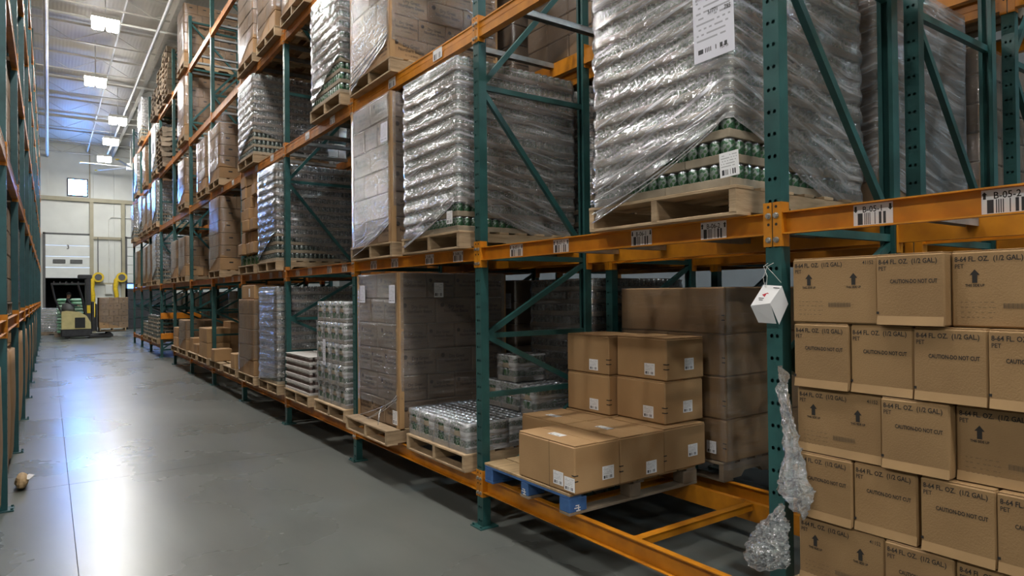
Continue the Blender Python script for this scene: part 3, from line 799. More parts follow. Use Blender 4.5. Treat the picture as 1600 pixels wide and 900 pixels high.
# --- beyond the passage
for k, s, lv, mt in ((8, 'n', 1, 'g'), (8, 'n', 2, 'g'), (8, 'n', 3, 'g'), (9, 'n', 1, 'b'), (9, 'n', 2, 'b'), (9, 'f', 2, 'g'), (10, 'n', 3, 'g'), (9, 'n', 3, 'b'), (9, 'f', 4, 'g'), (10, 'n', 1, 'b'), (10, 'f', 2, 'g'), (8, 'f', 1, 'b'), (8, 'f', 2, 'b')):
    if mt == 'g': L_can(1, k, s, lv, 2, mat='can_grey')
    else: L_box(1, k, s, lv, 5, lod=2)
for k, s, lv, n in ((7, 'n', 4, 9), (7, 'f', 4, 8), (8, 'n', 4, 6), (7, 'f', 3, 8)):
    for i in range(n): pallet(XP+random.uniform(-.03, .03), slot(k, s)+random.uniform(-.03, .03), LEV[lv]+i*(PH+.002), 'empty pallet, %s up its pile, %s' % (ORD[i], nm(1, k, s, lv)), 'wood_grey', random.uniform(-.03, .03), 'piled empty pallets')
for k, s in ((8, 'n'), (8, 'f'), (9, 'n')): L_can(1, k, s, 0, 2, nl=6 if k == 8 else 4, mat='can_dark', wrap=None, desc='low block of unwrapped dark cans')
# --- bottom tier, sixth to eighth bay and so on further below
# --- second row behind
for k, s, lv in ((1, 'n', 0), (2, 'n', 0), (2, 'f', 0), (3, 'n', 0), (1, 'n', 1), (1, 'f', 1), (2, 'n', 1), (2, 'f', 1), (3, 'n', 1), (2, 'n', 2), (3, 'n', 2), (3, 'n', 3)):
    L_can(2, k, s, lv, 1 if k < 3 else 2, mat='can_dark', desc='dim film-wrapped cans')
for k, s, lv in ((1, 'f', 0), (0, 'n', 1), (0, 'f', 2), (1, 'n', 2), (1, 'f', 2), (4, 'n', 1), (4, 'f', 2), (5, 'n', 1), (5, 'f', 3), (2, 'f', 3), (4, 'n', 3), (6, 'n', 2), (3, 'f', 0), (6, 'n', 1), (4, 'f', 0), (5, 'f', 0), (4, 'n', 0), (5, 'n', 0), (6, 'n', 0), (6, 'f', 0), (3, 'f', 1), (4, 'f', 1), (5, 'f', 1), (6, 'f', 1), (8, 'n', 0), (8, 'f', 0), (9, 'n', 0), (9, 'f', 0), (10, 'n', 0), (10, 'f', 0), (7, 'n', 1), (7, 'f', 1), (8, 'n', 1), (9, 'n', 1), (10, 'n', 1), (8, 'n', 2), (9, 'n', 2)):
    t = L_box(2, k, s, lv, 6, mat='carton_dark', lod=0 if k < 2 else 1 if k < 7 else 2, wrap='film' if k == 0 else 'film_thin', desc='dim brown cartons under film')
    if (k, s, lv) == (1, 'f', 0): sheet(t, 'sheet', 3.985, 5.85, 5.70, 1.62, 1.78)

for k in range(0, 2):
    for s in 'nf':
        for lv in (0, 1, 2):
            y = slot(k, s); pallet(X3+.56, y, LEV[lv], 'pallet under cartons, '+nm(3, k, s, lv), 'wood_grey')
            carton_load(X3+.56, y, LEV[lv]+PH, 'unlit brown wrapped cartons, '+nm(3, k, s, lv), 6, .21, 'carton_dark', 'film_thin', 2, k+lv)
# ------------------------------------------------------------------ plain cartons on the blue pallet (bottom tier)
t = thing('block_pallet', 'worn blue block pallet with plywood deck under the plain cartons', 'pallet', (2.64, 3.165, LEV[0]))
for i in range(3):
    for j in range(3):
        bl = obj('block', MB().cbox(-.0, .145 if i != 1 else .1, 0, .10 if j != 1 else .08, .018, .105, .004).mesh('block', 'blue_paint' if i == 0 else 'wood_grey'), t, (i*.53, j*.435, 0))
        if i == 0 and j < 2: obj('paint_mark', merge_text('paint_mark', [(rect(.05, .006), -.03, .03, 0), (rect(.03, .006), -.02, .045, 0), (rect(.008, .03), .0, .02, 0), (rect(.035, .007), -.015, .012, 0)], ['card_white']), bl, (.07, -.001, .01) if j == 0 else (-.001, .04, .01), ROTY if j == 0 else ROTX)
for j in range(3): obj('bottom_board', MB().cbox(0, 1.205, 0, .10, 0, .018, .002).mesh('bottom_board', 'blue_paint' if j == 2 else 'wood_grey'), t, (0, j*.435 - (.01 if j == 1 else 0), 0))
for i in range(3): obj('lead_board', MB().cbox(0, .10, 0, .97, .105, .122, .002).mesh('lead_board', 'blue_paint' if i == 0 else 'wood_grey'), t, (i*.53+(.03 if i else 0), 0, 0))
for i in range(6): obj('deck_board', MB().cbox(0, .185, -.005, .975, .122, .139, .002).mesh('deck_board', 'plywood'), t, (i*.2, 0, 0))
Z0 = LEV[0]+PH
def plain_box(x0, x1, y0, y1, z0, z1, label, marks, group='plain brown cartons on the blue pallet'):
    t = thing('plain_carton', label, 'carton', (x0, y0, z0), group)
    dx, dy, dz = x1-x0, y1-y0, z1-z0
    obj('carton_body', MB().cbox(0, dx, 0, dy, .002, dz-.008, .008).mesh('carton_body', 'carton_plain'), t)
    h = dx/2          # top flaps meet along the middle
    obj('flap', MB().cbox(.004, h-.004, .003, dy-.003, dz-.008, dz, .003).mesh('flap', 'carton_plain'), t)
    obj('flap', MB().cbox(h+.004, dx-.004, .003, dy-.003, dz-.008, dz-.002, .003).mesh('flap', 'carton_plain'), t)
    for m in marks:
        if m[0] == 'x': card('shipping_label', 'sticker', t, (-.0015, m[1], m[2]), .10, .085, 'x')
        if m[0] == 'y': card('shipping_label', 'sticker', t, (m[1], -.0015, m[2]), .10, .085, 'y')
        if m[0] == 'z': card('shipping_label', 'sticker', t, (m[1], m[2], dz+.0016), .13, .06, 'z')
        if m[0] == 'c':
            for zz in (.10, .135):
                obj('corner_mark', MB().box(-.0012, 0, 0, .028, 0, .007).box(0, .028, -.0012, 0, 0, .007).mesh('corner_mark', 'black_ink'), t, (0, 0, zz-.02))
        if m[0] == 's': obj('score_line', MB().box(-.0008, .0004, m[1], m[1]+.003, .003, dz-.004).mesh('score_line', 'faint_ink'), t)
    return t
H = .305
plain_box(2.645, 3.03, 3.117, 3.71, Z0, Z0+H, 'lone plain brown carton at the front of the blue pallet, two side stickers', [('x', .16, .075), ('x', .05, .06), ('y', .28, .10), ('z', .13, .33), ('c',), ('s', .25)])
plain_box(3.035, 3.455, 3.12, 3.68, Z0, Z0+H, 'plain brown carton in the middle of the bottom layer, sticker facing the camera', [('y', .29, .07), ('z', .14, .30), ('c',)])
plain_box(3.04, 3.45, 3.69, 4.215, Z0, Z0+H, 'plain brown carton in the bottom layer beside the bare pallet deck', [('z', .14, .30)])
plain_box(3.46, 3.90, 3.13, 3.66, Z0, Z0+H, 'plain brown carton at the back of the bottom layer under the taller pile', [('y', .30, .12), ('c',)])
plain_box(3.47, 3.90, 3.68, 4.20, Z0, Z0+H, 'plain brown carton in the back far corner of the bottom layer', [])
for q, (lb, dz) in enumerate((('middle', 0), ('top', H+.003))):
    z = Z0+H+.003+dz
    plain_box(3.555+.008*q, 3.965, 3.20-.01*q, 3.685, z, z+H, 'plain brown carton in the %s layer of the pile, nearer the empty beams' % lb, [('x', .16, .075), ('y', .24, .11), ('c',)])
    plain_box(3.49, 3.90, 3.70, 4.19, z, z+H, 'plain brown carton in the %s layer of the pile, beside the rack post' % lb, [('x', .17, .07), ('c',)])
# wrapped stack behind it, second row
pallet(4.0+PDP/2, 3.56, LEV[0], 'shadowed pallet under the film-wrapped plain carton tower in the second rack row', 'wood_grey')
t = thing('carton_load', 'film-wrapped tower of large plain cartons behind the blue pallet', 'wrapped pallet load', (4.02, 3.04, LEV[0]+PH+.001))
zz = 0
for i, hh in enumerate((.31, .315, .31, .35)):
    for j, (y0, y1) in enumerate(((0, .54), (.545, 1.06)) if i < 3 else ((0, 1.06),)):
        for a in range(2 if i < 3 else 1):
            c = obj('carton', carton_mesh(.57 if i < 3 else 1.14, y1-y0, hh-.004, 'carton_plain'), t, (a*.575, y0, zz))
            if j == 0 and a == 0:
                for z_ in (.10, .135): obj('corner_mark', MB().box(-.0012, 0, 0, .028, 0, .007).mesh('corner_mark', 'black_ink'), c, (0, .0, z_))
    zz += hh
obj('stretch_film', film_mesh(1.15, 1.07, -.05, zz, .06, .01, lambda x, y: 0, 'film_thin', 4, None, .005, dz=.06), t, (.575, .53, 0))
card('shipping_label', 'sticker', t, (-.016, .12, .1), .085, .09, 'x')

# ------------------------------------------------------------------ half-gallon cartons at the front of the main row
pallet(2.64+PDP/2, 1.165, LEV[0], 'wooden pallet under the half-gallon bottle cartons', 'wood')
HB, LG, SH = .277, .36, .24
T = text_mesh
def long_print():
    it = [(T('8-64 FL. OZ.  (1/2 GAL.)', .025, bold=.02), .012, HB-.038, 0), (T('PET', .022, bold=.012), .012, HB-.062, 0), (T('41152', .021, bold=.008), LG-.058, HB-.034, 0)]
    for ax in (.075, .265):
        it += [(flat([(px+ax, py) for px, py in ARROW]), 0, HB-.115, 0), (T('THIS SIDE UP', .0125, bold=.026, align='CENTER'), ax, HB-.128, 0)]
    b = []
    for i in range(22): b.append((rect(.0022 if i % 3 else .0032, .018), .16+i*.0042, HB-.205, 1))
    rr = random.Random(3)
    for r_ in range(4):
        xx = .03
        while xx < .14:
            wd = rr.uniform(.004, .012); b.append((rect(wd, .0022), xx, HB-.185-.018*r_, 1)); xx += wd+rr.uniform(.003, .014)
    return merge_text('carton_print', it+b, ['black_ink', 'faint_ink'])
def short_print():
    return merge_text('carton_print', [(T('8-64 FL. OZ.  (1/2 GAL.)', .025, bold=.02), .010, HB-.038, 0), (T('PET', .022, bold=.012), .010, HB-.062, 0),
        (T('CAUTION-DO NOT CUT', .021, bold=.026, sx=.70), .052, HB-.112, 0), (rect(.010, .010), .0, .046, 0)], ['black_ink'])
LP, SPR = long_print(), short_print()
cbody = {}
def pet_body(wd, dp):
    k = (wd, dp)
    if k not in cbody:
        b = MB().cbox(0, dp, 0, wd, .004, HB-.003, .006);
        b.cbox(.004, dp-.004, .004, wd-.004, HB-.003, HB+.001, .002)
        cbody[k] = b.mesh('carton_body', 'carton_pet')
    return cbody[k]
ROWS = [('LSL', 0), ('SSSS', 1), ('LSL', 2), ('SSSS', 3), ('LSL', 4)]     # bottom to top
rr = random.Random(11)
for pat, l in ROWS:
    y = 1.655-.003*(4-l); z = LEV[0]+PH+.001+l*HB
    for i, ch in enumerate(pat):
        wd = LG if ch == 'L' else SH; dp = SH if ch == 'L' else LG
        fx = 2.665+rr.uniform(-.012, .012)+(.03 if (l, i) in ((2, 2), (4, 2)) else 0)
        if ch == 'S' and l in (0, 2, 4): fx -= .02
        t = thing('bottle_carton', '%s half-gallon bottle carton, %s from the rack post in the %s layer' % ('wide THIS SIDE UP' if ch == 'L' else 'narrow CAUTION', ORD[i], ('bottom', 'second', 'middle', 'fourth', 'top')[l]), 'carton', (fx, y-wd, z), 'half-gallon bottle cartons')
        t.rotation_euler.z = rr.uniform(-.012, .012)
        obj('carton_body', pet_body(wd, dp), t)
        obj('carton_print', LP if ch == 'L' else SPR, t, (-.0012, wd, 0), ROTX)
        if l < 3 or ch == 'S': obj('bottom_flap', joined(('bf', wd), lambda: MB().add([(-.001, .003, .040), (-.001, wd-.003, .040), (-.007, .003, .006), (-.007, wd-.003, .006), (.002, .003, .006), (.002, wd-.003, .006)], [(0, 1, 3, 2), (2, 3, 5, 4), (0, 2, 4), (1, 5, 3)]).mesh('bottom_flap', 'carton_light')), t)
        t2 = thing('bottle_carton', 'half-gallon carton hidden behind the %s one from the post, %s layer' % (ORD[i], ('bottom', 'second', 'middle', 'fourth', 'top')[l]), 'carton', (fx+dp+.02, y-wd, z), 'half-gallon bottle cartons')
        obj('carton_body', pet_body(wd, .36), t2)
        y -= wd+.003+(.012 if (l, i) == (1, 1) else 0)

# ------------------------------------------------------------------ can cases, bottom tier
def can_case(x, y, z, label, nx=4, ny=6, layers=1, ind=True, mat='can_green', film=True, group='film-wrapped can cases', eye=True, rz=0):
    """nx cans deep (x), ny cans wide (y); cans single where they show"""
    t = thing('can_case', label, 'can case', (x, y, z), group, rz); wx, wy = nx*PIT_, ny*PIT_
    rest = []
    for l in range(layers):
        obj('tray', tray_m(wy, wx), t, (0, 0, l*LH))
        for i in range(nx):
            for j in range(ny):
                p = ((i+.5)*PIT_, (j+.5)*PIT_, l*LH+.004)
                if ind and (i == 0 or j == 0 or l == layers-1): obj('can', can_mesh(mat, 12), t, p)
                else: rest.append(p)
    if rest: stuff(obj('cans', joined(('case', nx, ny, layers, ind, mat), lambda: cans_joined(rest, mat, 8)), t))
    if film:
        def mkf():
            b = MB(); o = .004; h = layers*LH; N_ = 9
            x0, x1, y0, y1 = -o, wx+o, -o, wy+o
            loop = []
            for a, c in (((x0, y1), (x0, y0)), ((x0, y0), (x1, y0)), ((x1, y0), (x1, y1)), ((x1, y1), (x0, y1))):
                for q in range(N_): loop.append((a[0]+(c[0]-a[0])*q/N_, a[1]+(c[1]-a[1])*q/N_))
            n_ = len(loop); nv = 7
            def pt(i, j):
                px, py = loop[i % n_]; z_ = h*j/(nv-2) if j < nv-1 else h+.003
                k = 1 if j < nv-1 else .93
                cx, cy = wx/2, wy/2
                d = noise.noise((px*30, py*30, z_*30))*.004
                return (cx+(px-cx)*k+d, cy+(py-cy)*k+d, z_)
            side = set()
            b.grid(pt, n_, nv, True, uv=lambda i, j: (i*.03, j*.02))
            if eye:         # oval opening the shrunk film leaves on the end of a case
                keep = []; uvk = []
                for q, f in enumerate(b.f):
                    c = sum((Vector(b.v[k_]) for k_ in f), Vector())/len(f)
                    if (abs(c.x-x0) < .012 and ((c.y-wy/2)/.05)**2+((c.z-h/2)/(h*.36))**2 < 1): continue
                    keep.append(f); uvk += b.uv[q*4:q*4+4]
                b.f, b.uv, b.m = keep, uvk, [0]*len(keep)
            return b.mesh('shrink_film', 'film_case', smooth=True)
        obj('shrink_film', joined(('cf', nx, ny, layers, eye), mkf), t)
    return t
# low block beside the second rack post: two layers of cases, tops show
bx, by, bz = 2.66, 4.43, LEV[0]+PH
pallet(2.63+PDP/2, 4.92, LEV[0], 'wooden pallet under the low block of green can cases')
spots = []
for i in range(3):
    for j in range(3):
        spots.append((i, j))
dxs, dys = .4, .267
c = 0
for i in range(3):
    for j in range(4):
        if j == 3 and i == 0: pass
        x, y = bx+i*.405, by+j*.262
        if y+.26 > by+1.06: continue
        can_case(x, y, bz+.001, 'green can case, %s from the post, %s rank of the low block' % (ORD[j], ('front', 'middle', 'back')[i]), 6, 4 if j < 3 else 3, 2, i == 0 or j == 0, group='can cases of the low block')
        c += 1
zt = bz+2*LH+.008
for q, (x, y) in enumerate(((3.30, 4.62), (3.30, 4.885))):
    can_case(x, y, zt, 'loose two-high can case standing on the back of the low block, %s one' % ('first', 'second')[q], 6, 4-(q == 1)*0, 2, False, group='loose can cases on the low block', eye=True)
can_case(3.32, 4.70, zt+2*LH+.008, 'topmost loose can case on the low block, behind the brace', 5, 4, 2, False, group='loose can cases on the low block')
can_case(3.28, 4.36-.0, zt, 'loose two-high can case nearest the plain cartons on the low block', 6, 3, 2, False, group='loose can cases on the low block')
# tall wrapped bean cartons on a pallet that sticks out
pallet(2.52+PDP/2, 6.12, LEV[0], 'pale pallet sticking out under the tall film-wrapped bean cartons')
t = carton_load(2.66+.6, 6.12, LEV[0]+PH, 'tall film-wrapped bean cartons with corner boards on the bottom tier', 6,   .243, 'carton_dark', 'film_clear', 0, 21, 1.2, .98, prints=True, hem=lambda x, y: .17, hemz=0.0)
corner_boards(t, 1.45, 1.2, .98)
for y0, y1 in ((6.50, 6.37), (5.79, 5.66)): sheet(t, 'sheet', 2.638, y0, y1, 1.70, 1.87)
sheet(t, 'sticker', 2.652, 5.76, 5.66, .56, .69, 'shipping_label')
c = card('shipping_label', 'sticker', t, (-.18, -.503, 1.29), .10, .14, 'y')
strands(t, 3, .40, 12, .98)
tl = MB().tube([(2.63-3.26, -.15, .16), (2.60-3.26, -.17, .10), (2.57-3.26, -.21, .005)], [.004, .008, .004], 6); obj('film_tail', tl.mesh('film_tail', 'strand', smooth=True), t)
# tower of cases on the near half of the fourth bay
px, py = 2.62, slot(2, 'n')
pallet(px+PDP/2, py, LEV[0], 'wooden pallet under the tower of shrink-wrapped can cases')
for l in range(5):
    off = random.uniform(-.012, .012)
    for j in range(4):
        for i in range(2):
            x = px+.03+i*.45+off; y = py-.46+j*.232
            can_case(x, y, LEV[0]+PH+.002+l*(2*LH+.006), 'pale shrink-wrapped can case, %s from post, %s layer of the tower, %s' % (ORD[j], ORD[l], ('facing the aisle', 'behind')[i]), 6, 3 + (j == 0)*0, 2, False, mat='can_green', group='can cases of the tower')
tg = card('hanging_sheet', 'sheet', None, (px-.0, py+.12, 1.12), .09, .30, 'x'); tag(tg, 'white paper sheet stuck on the tower of shrink-wrapped can cases', 'paper sheet')
# white trays of jars, far half
px, py = 2.62, slot(2, 'f')
pallet(px+PDP/2, py, LEV[0], 'wooden pallet under the white jar trays')
jar = MB()
for l in range(1):
    for i in range(6):
        for j in range(5):
            q = ((i+.5)*.07, (j+.5)*.066)
            jar.tube([(*q, .012), (*q, .066), (*q, .070)], [.031, .031, .026], 8); jar.tube([(*q, .070), (*q, .090)], .027, 8, 1)
jarm = jar.mesh('jars', 'jar_dark', 'tray_white'); wtm = MB().cbox(0, .42, 0, .33, 0, .032, .003).mesh('tray', 'tray_white'); lidm = MB().cbox(0, .42, 0, .33, .0905, .0945, .001).mesh('tray_lid', 'tray_white')
def jar_tray(x, y, z, label, tm=wtm, lm=lidm, group='white jar trays', jm=jarm):
    t = thing('jar_tray', label, 'tray of jars', (x, y, z), group); obj('tray', tm, t); stuff(obj('jars', jm, t)); obj('tray_lid', lm, t)
for l in range(5):
    for j in range(3):
        for i in range(2): jar_tray(px+.02+i*.43, py-.5+j*.335, LEV[0]+PH+.001+l*.096, 'white tray of dark jars, %s column, %s layer up, %s rank' % (ORD[j], ORD[l], ('front', 'back')[i]))
# fifth bay: wrapped cans, tall cartons with loose top box
L_can(1, 3, 'n', 0, 1, desc='cloudy film-wrapped grey cans', nl=12, mat='can_grey', hemh=.1)
t = L_box(1, 3, 'f', 0, 5, desc='tall brown cartons with sagging film', dx=-.02, dz=.24, lod=1)
cc = thing('loose_carton', 'single brown carton resting on top of the tall film-wrapped cartons', 'carton', (2.62, slot(3, 'f')-.45, LEV[0]+PH+5*.24+.004)); obj('carton_body', carton_mesh(.5, .8, .22, 'carton_plain'), cc); card('shipping_label', 'sticker', cc, (-.0015, .3, .1), .08, .13, 'x')
# sixth bay: pinkish trays and small boxes
pink = MB().cbox(0, .42, 0, .33, 0, .04, .003).mesh('tray', 'pink_tray'); pinkl = MB().cbox(0, .42, 0, .33, .086, .094, .002).mesh('tray_lid', 'pink_tray')
pallet(XP, slot(4, 'n'), LEV[0], 'wooden pallet under the pinkish jar trays'); pallet(XP, slot(4, 'f'), LEV[0], 'wooden pallet under small boxes and trays in the sixth bay')
for l in range(9):
    for j in range(2 if l < 8 else 1): jar_tray(2.96, slot(4, 'n')-.33+j*.34, LEV[0]+PH+.001+l*.096, 'pinkish tray of jars, %s column, %s layer up' % (ORD[j], ORD[l]), pink, pinkl, 'pinkish jar trays')
def loose(x, y, z, dx, dy, dz, label, rz=0, mat='carton', group='loose cartons on the bottom tier', lab=True):
    t = thing('loose_carton', label, 'carton', (x, y, z+.001), group, rz); obj('carton_body', carton_mesh(dx, dy, dz-.002, mat), t)
    obj('tape', MB().box(dx/2-.025, dx/2+.025, -.0008, dy+.0008, dz-.002, dz-.001).mesh('tape', 'carton_plain'), t)
    return t
zb = LEV[0]+PH
loose(2.60, slot(4, 'n')-.48, zb, .32, .33, .26, 'small brown carton in front of the film-wrapped tall cartons', mat='carton_plain')
loose(2.58, slot(4, 'f')-.1, zb, .32, .30, .24, 'small brown carton beside the pinkish jar trays', mat='carton_plain')
pallet(XP, slot(5, 'n'), LEV[0], 'wooden pallet under the four-box pile in the seventh bay'); pallet(XP, slot(5, 'f'), LEV[0], 'wooden pallet under low boxes in the seventh bay')
for q, (o, l) in enumerate(((-.45, 0), (-.02, 0), (-.45, 1), (-.02, 1))): loose(2.62, slot(5, 'n')+o, zb+l*.30, .45, .42, .298, 'brown carton of the four-box pile, seventh bay, %s %s' % (('lower', 'upper')[l], ('near', 'far')[q % 2]), mat='carton_plain')
loose(3.1, slot(5, 'n')-.3, zb, .5, .7, .72, 'tall brown carton behind the four-box pile, seventh bay')
loose(2.65, slot(5, 'f')-.4, zb, .5, .45, .2, 'low flat carton on the far half of the seventh bay'); loose(2.65, slot(5, 'f')+.08, zb, .5, .4, .32, 'square carton on the far half of the seventh bay')
L_box(1, 6, 'n', 0, 3, desc='low brown cartons under sagging film', lod=1)
pallet(XP, slot(6, 'f'), LEV[0], 'wooden pallet under two boxes before the passage')
for q in (0, 1): loose(2.62+.01*q, slot(6, 'f')-.4, zb+q*.24, .5, .6, .238, 'brown carton before the passage, %s of two' % ('lower', 'upper')[q])
# loose box tower on green crates, second tier of fifth bay
px, py = 2.60, slot(3, 'f')
pallet(px+PDP/2, py, LEV[1], 'wooden pallet under the uneven brown box tower')
zc = LEV[1]+PH
for i in range(4):
    t = thing('green_jug', 'green jug under the uneven box tower, %s counting from the near end' % ORD[i], 'jug', (px+.15, py-.40+i*.26, zc+.001), 'green jugs under the box tower')
    obj('jug_body', MB().tube([(0, 0, 0), (0, 0, .01), (0, 0, .13), (0, 0, .16)], [.09, .11, .11, .08], 12).mesh('jug_body', 'can_green', smooth=True), t); obj('cap', MB().tube([(0, 0, .16), (0, 0, .175)], .035, 8).mesh('cap', 'yellow'), t)
zc += .18
rr = random.Random(4)
for l in range(7):
    for j in range(3):
        wd = .32
        t = loose(px+.03+rr.uniform(-.05, .06), py-.48+j*.325, zc+l*.185, .46, wd-.02, .182, 'brown box of the uneven tower, %s column, %s layer up' % (ORD[j], ORD[l]), rr.uniform(-.09, .09), 'carton', 'boxes of the uneven tower')

# ------------------------------------------------------------------ tag, string and torn film on the front post
Ytag = 1.778
tg = thing('hang_tag', 'folded white hang tag with red diamond tied to the front rack post', 'tag', (2.655, 1.777, 1.80))
TL, TR, FL, FR_, BLc, BRc, R1, R2c = (-.004, .016, .006), (.004, -.071, 0), (-.030, .066, -.088), (-.024, -.030, -.076), (-.002, .046, -.165), (.002, -.042, -.168), (.03, -.084, -.08), (.012, -.05, -.172)
obj('upper_flap', MB().add([TL, FL, FR_, TR], [(0, 1, 2, 3)]).mesh('upper_flap', 'card_white'), tg)
obj('lower_flap', MB().add([FL, BLc, BRc, FR_], [(0, 1, 2, 3)]).mesh('lower_flap', 'paper'), tg)
obj('back_flap', MB().add([TR, FR_, R2c, R1], [(0, 1, 2, 3)]).mesh('back_flap', 'paper'), tg)
for o in tg.children:
    md = o.modifiers.new('thickness', 'SOLIDIFY'); md.thickness = .0012
e1 = (Vector(TR)-Vector(TL)).normalized(); e2 = (Vector(FL)-Vector(TL)).normalized(); n_ = e1.cross(e2).normalized()
if n_.x > 0: n_ = -n_
org = (Vector(TL)+Vector(TR)+Vector(FL)+Vector(FR_))/4+n_*.0016
def onflap(pts): return [tuple(org+e1*a-e2*b_) for a, b_ in pts]
obj('red_diamond', MB().add(onflap([(-.020, 0), (0, -.012), (.020, 0), (0, .012)]), [(0, 1, 2, 3)]).mesh('red_diamond', 'red_ink'), tg)
q = MB()
for a, b_, wd in ((-.026, -.020, .045), (-.020, -.029, .03), (.012, .036, .03)): q.add(onflap([(a, b_), (a+wd, b_), (a+wd, b_+.004), (a, b_+.004)]), [(0, 1, 2, 3)])
obj('small_print', q.mesh('small_print', 'black_ink'), tg)
st = MB().tube([(.03, -.014, .105), (-.008, -.008, .09), (-.012, .012, .04), (-.006, .006, -.006)], .0012, 5).tube([(.03, .014, .105), (-.01, .010, .09), (-.016, -.012, .045), (-.006, .0, -.006)], .0012, 5).tube([(-.012, 0, .095), (-.02, -.05, .05), (-.008, -.075, .015)], .001, 5)
obj('string', st.mesh('string', 'string'), tg)
def scrap(name, label, L, R_, nseg, seed, amp, x0):
    """crumpled film between two edge curves L and R_ (lists of (y, z))"""
    def lerp(C, t):
        s_ = t*(len(C)-1); i = min(int(s_), len(C)-2); f = s_-i; return (C[i][0]+(C[i+1][0]-C[i][0])*f, C[i][1]+(C[i+1][1]-C[i][1])*f)
    nu, nv = 40, int(nseg*1.6); b = MB()
    def pt(i, j):
        t_ = j/(nv-1); a, c = lerp(L, t_), lerp(R_, t_); u = i/(nu-1)
        y, z = a[0]+(c[0]-a[0])*u, a[1]+(c[1]-a[1])*u
        x = x0+noise.noise((y*22+seed, z*9, 1))*amp+noise.noise((y*55, z*38+seed, 3))*amp*.7-abs(math.sin(u*3.14))*amp*1.2+abs(noise.noise((y*60+z*40, z*70+seed, 3)))*amp*1.1
        return (x, y+noise.noise((y*30, z*30, seed))*.012, z+noise.noise((y*30, z*30, seed+9))*.012)
    b.grid(pt, nu, nv, uv=lambda i, j: (i*.008, j*.008))
    return tag(obj(name, b.mesh(name, 'film_scrap', smooth=True)), label, 'film scrap')
scrap('film_scrap', 'long crumpled strip of clear film hanging down beside the front rack post', [(1.700, 1.45), (1.72, 1.36), (1.705, 1.22), (1.690, 1.08), (1.715, .96), (1.730, .90), (1.65, .83), (1.612, .80)], [(1.690, 1.455), (1.665, 1.36), (1.648, 1.24), (1.615, 1.12), (1.59, 1.0), (1.555, .93), (1.575, .85), (1.600, .80)], 60, 2, .022, 2.632)
scrap('film_scrap', 'bunched wad of clear film wrapped round the foot of the front rack post', [(1.70, .845), (1.80, .745), (1.86, .66), (1.90, .60), (1.885, .545), (1.86, .505)], [(1.69, .845), (1.675, .78), (1.67, .70), (1.668, .62), (1.672, .58), (1.69, .56)], 50, 5, .028, 2.625)

# ------------------------------------------------------------------ opposite row loads
XLP = XLF-D1/2-.10
rl = random.Random(21)
for k in range(0, 12):
    for lv in range(5):
        for s, o in (('n', .66), ('f', 1.89)):
            if k < 1 or (lv == 0 and k > 5 and rl.random() < .5): continue
            where = '%s tier, %s bay, %s half, opposite rack row' % (TIER[lv+1], ORD[k], 'near' if s == 'n' else 'far')
            y = yl(k)+o; kind = rl.choice('cccbp') if lv > 0 else 'cbb'[k % 3]
            if kind == 'p' and k < 5:
                for i in range(8): pallet(XLP, y, LLEV[lv]+i*(PH+.002), 'empty grey pallet, %s up its pile, %s' % (ORD[i], where), 'wood_grey', 0, 'piled empty pallets')
                continue
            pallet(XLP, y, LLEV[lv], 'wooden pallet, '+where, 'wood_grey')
            hmax = 1.2 if lv < 4 else 1.3
            if kind == 'c': can_load(XLP, y, LLEV[lv]+PH, 'grey wrapped can trays, '+where, 2, 9, 'can_dark', None, k+lv, .2)
            else: carton_load(XLP, y, LLEV[lv]+PH, 'brown film-wrapped cartons, '+where, 4, .25, 'carton_dark', None if k % 2 else 'film_thin', 2, k+lv)
# tall cartons and board bundles standing on the floor under the opposite row
for k in range(0, 8):
    for s, o in (('n', .66), ('f', 1.89)):
        y = yl(k)+o; h = rl.uniform(1.05, 1.3); where = '%s bay, %s half' % (ORD[k], 'near' if s == 'n' else 'far')
        t = thing('tall_carton', 'tall bulging brown floor carton under the opposite rack row, '+where, 'carton', (XLP+.06, y, .14), 'tall floor cartons')
        pallet(XLP-.02, y, 0, 'floor pallet under tall carton, opposite row, '+where, 'wood_grey', 0, 'floor pallets')
        b = MB()
        def pt(i, j, h=h, sd=k*3.1+o):
            a = 2*math.pi*i/32; cx, cy = math.cos(a), math.sin(a); e = .28
            r = 1+.035*math.sin(j/9*3.1); z = h*min(j, 8)/8
            if j == 9: r = .9; z = h+.015
            return (.57*r*math.copysign(abs(cx)**e, cx)+noise.noise((cx, cy, z*2+sd))*.012, .49*r*math.copysign(abs(cy)**e, cy), z)
        b.grid(pt, 32, 10, True); o_ = obj('carton_wall', b.mesh('carton_wall', 'carton', smooth=True), t)
        obj('carton_top', MB().cbox(-.5, .5, -.43, .43, h-.02, h+.01, .01).mesh('carton_top', 'carton'), t)
t = thing('broken_bag', 'torn tan paper bag lying at the foot of the opposite rack post', 'paper bag', (-.215, 7.75, 0))
t.scale = (.55, .75, .6)
b = MB(); b.grid(lambda i, j: ((.10+.03*noise.noise((i*.7, j*.5, 1)))*math.cos(2*math.pi*i/14)*math.sin(.1+3*j/8), (.26+.05*noise.noise((i*.4, j*.9, 4)))*math.sin(2*math.pi*i/14)*math.sin(.1+3*j/8), .005+.11*(1-math.cos(3.04*j/8))), 14, 9, True)
obj('bag_body', b.mesh('bag_body', 'plywood'), t); obj('torn_flap', MB().bar((.06, -.1, .15), (.14, -.02, .19), .12, .01).mesh('torn_flap', 'paper'), t)

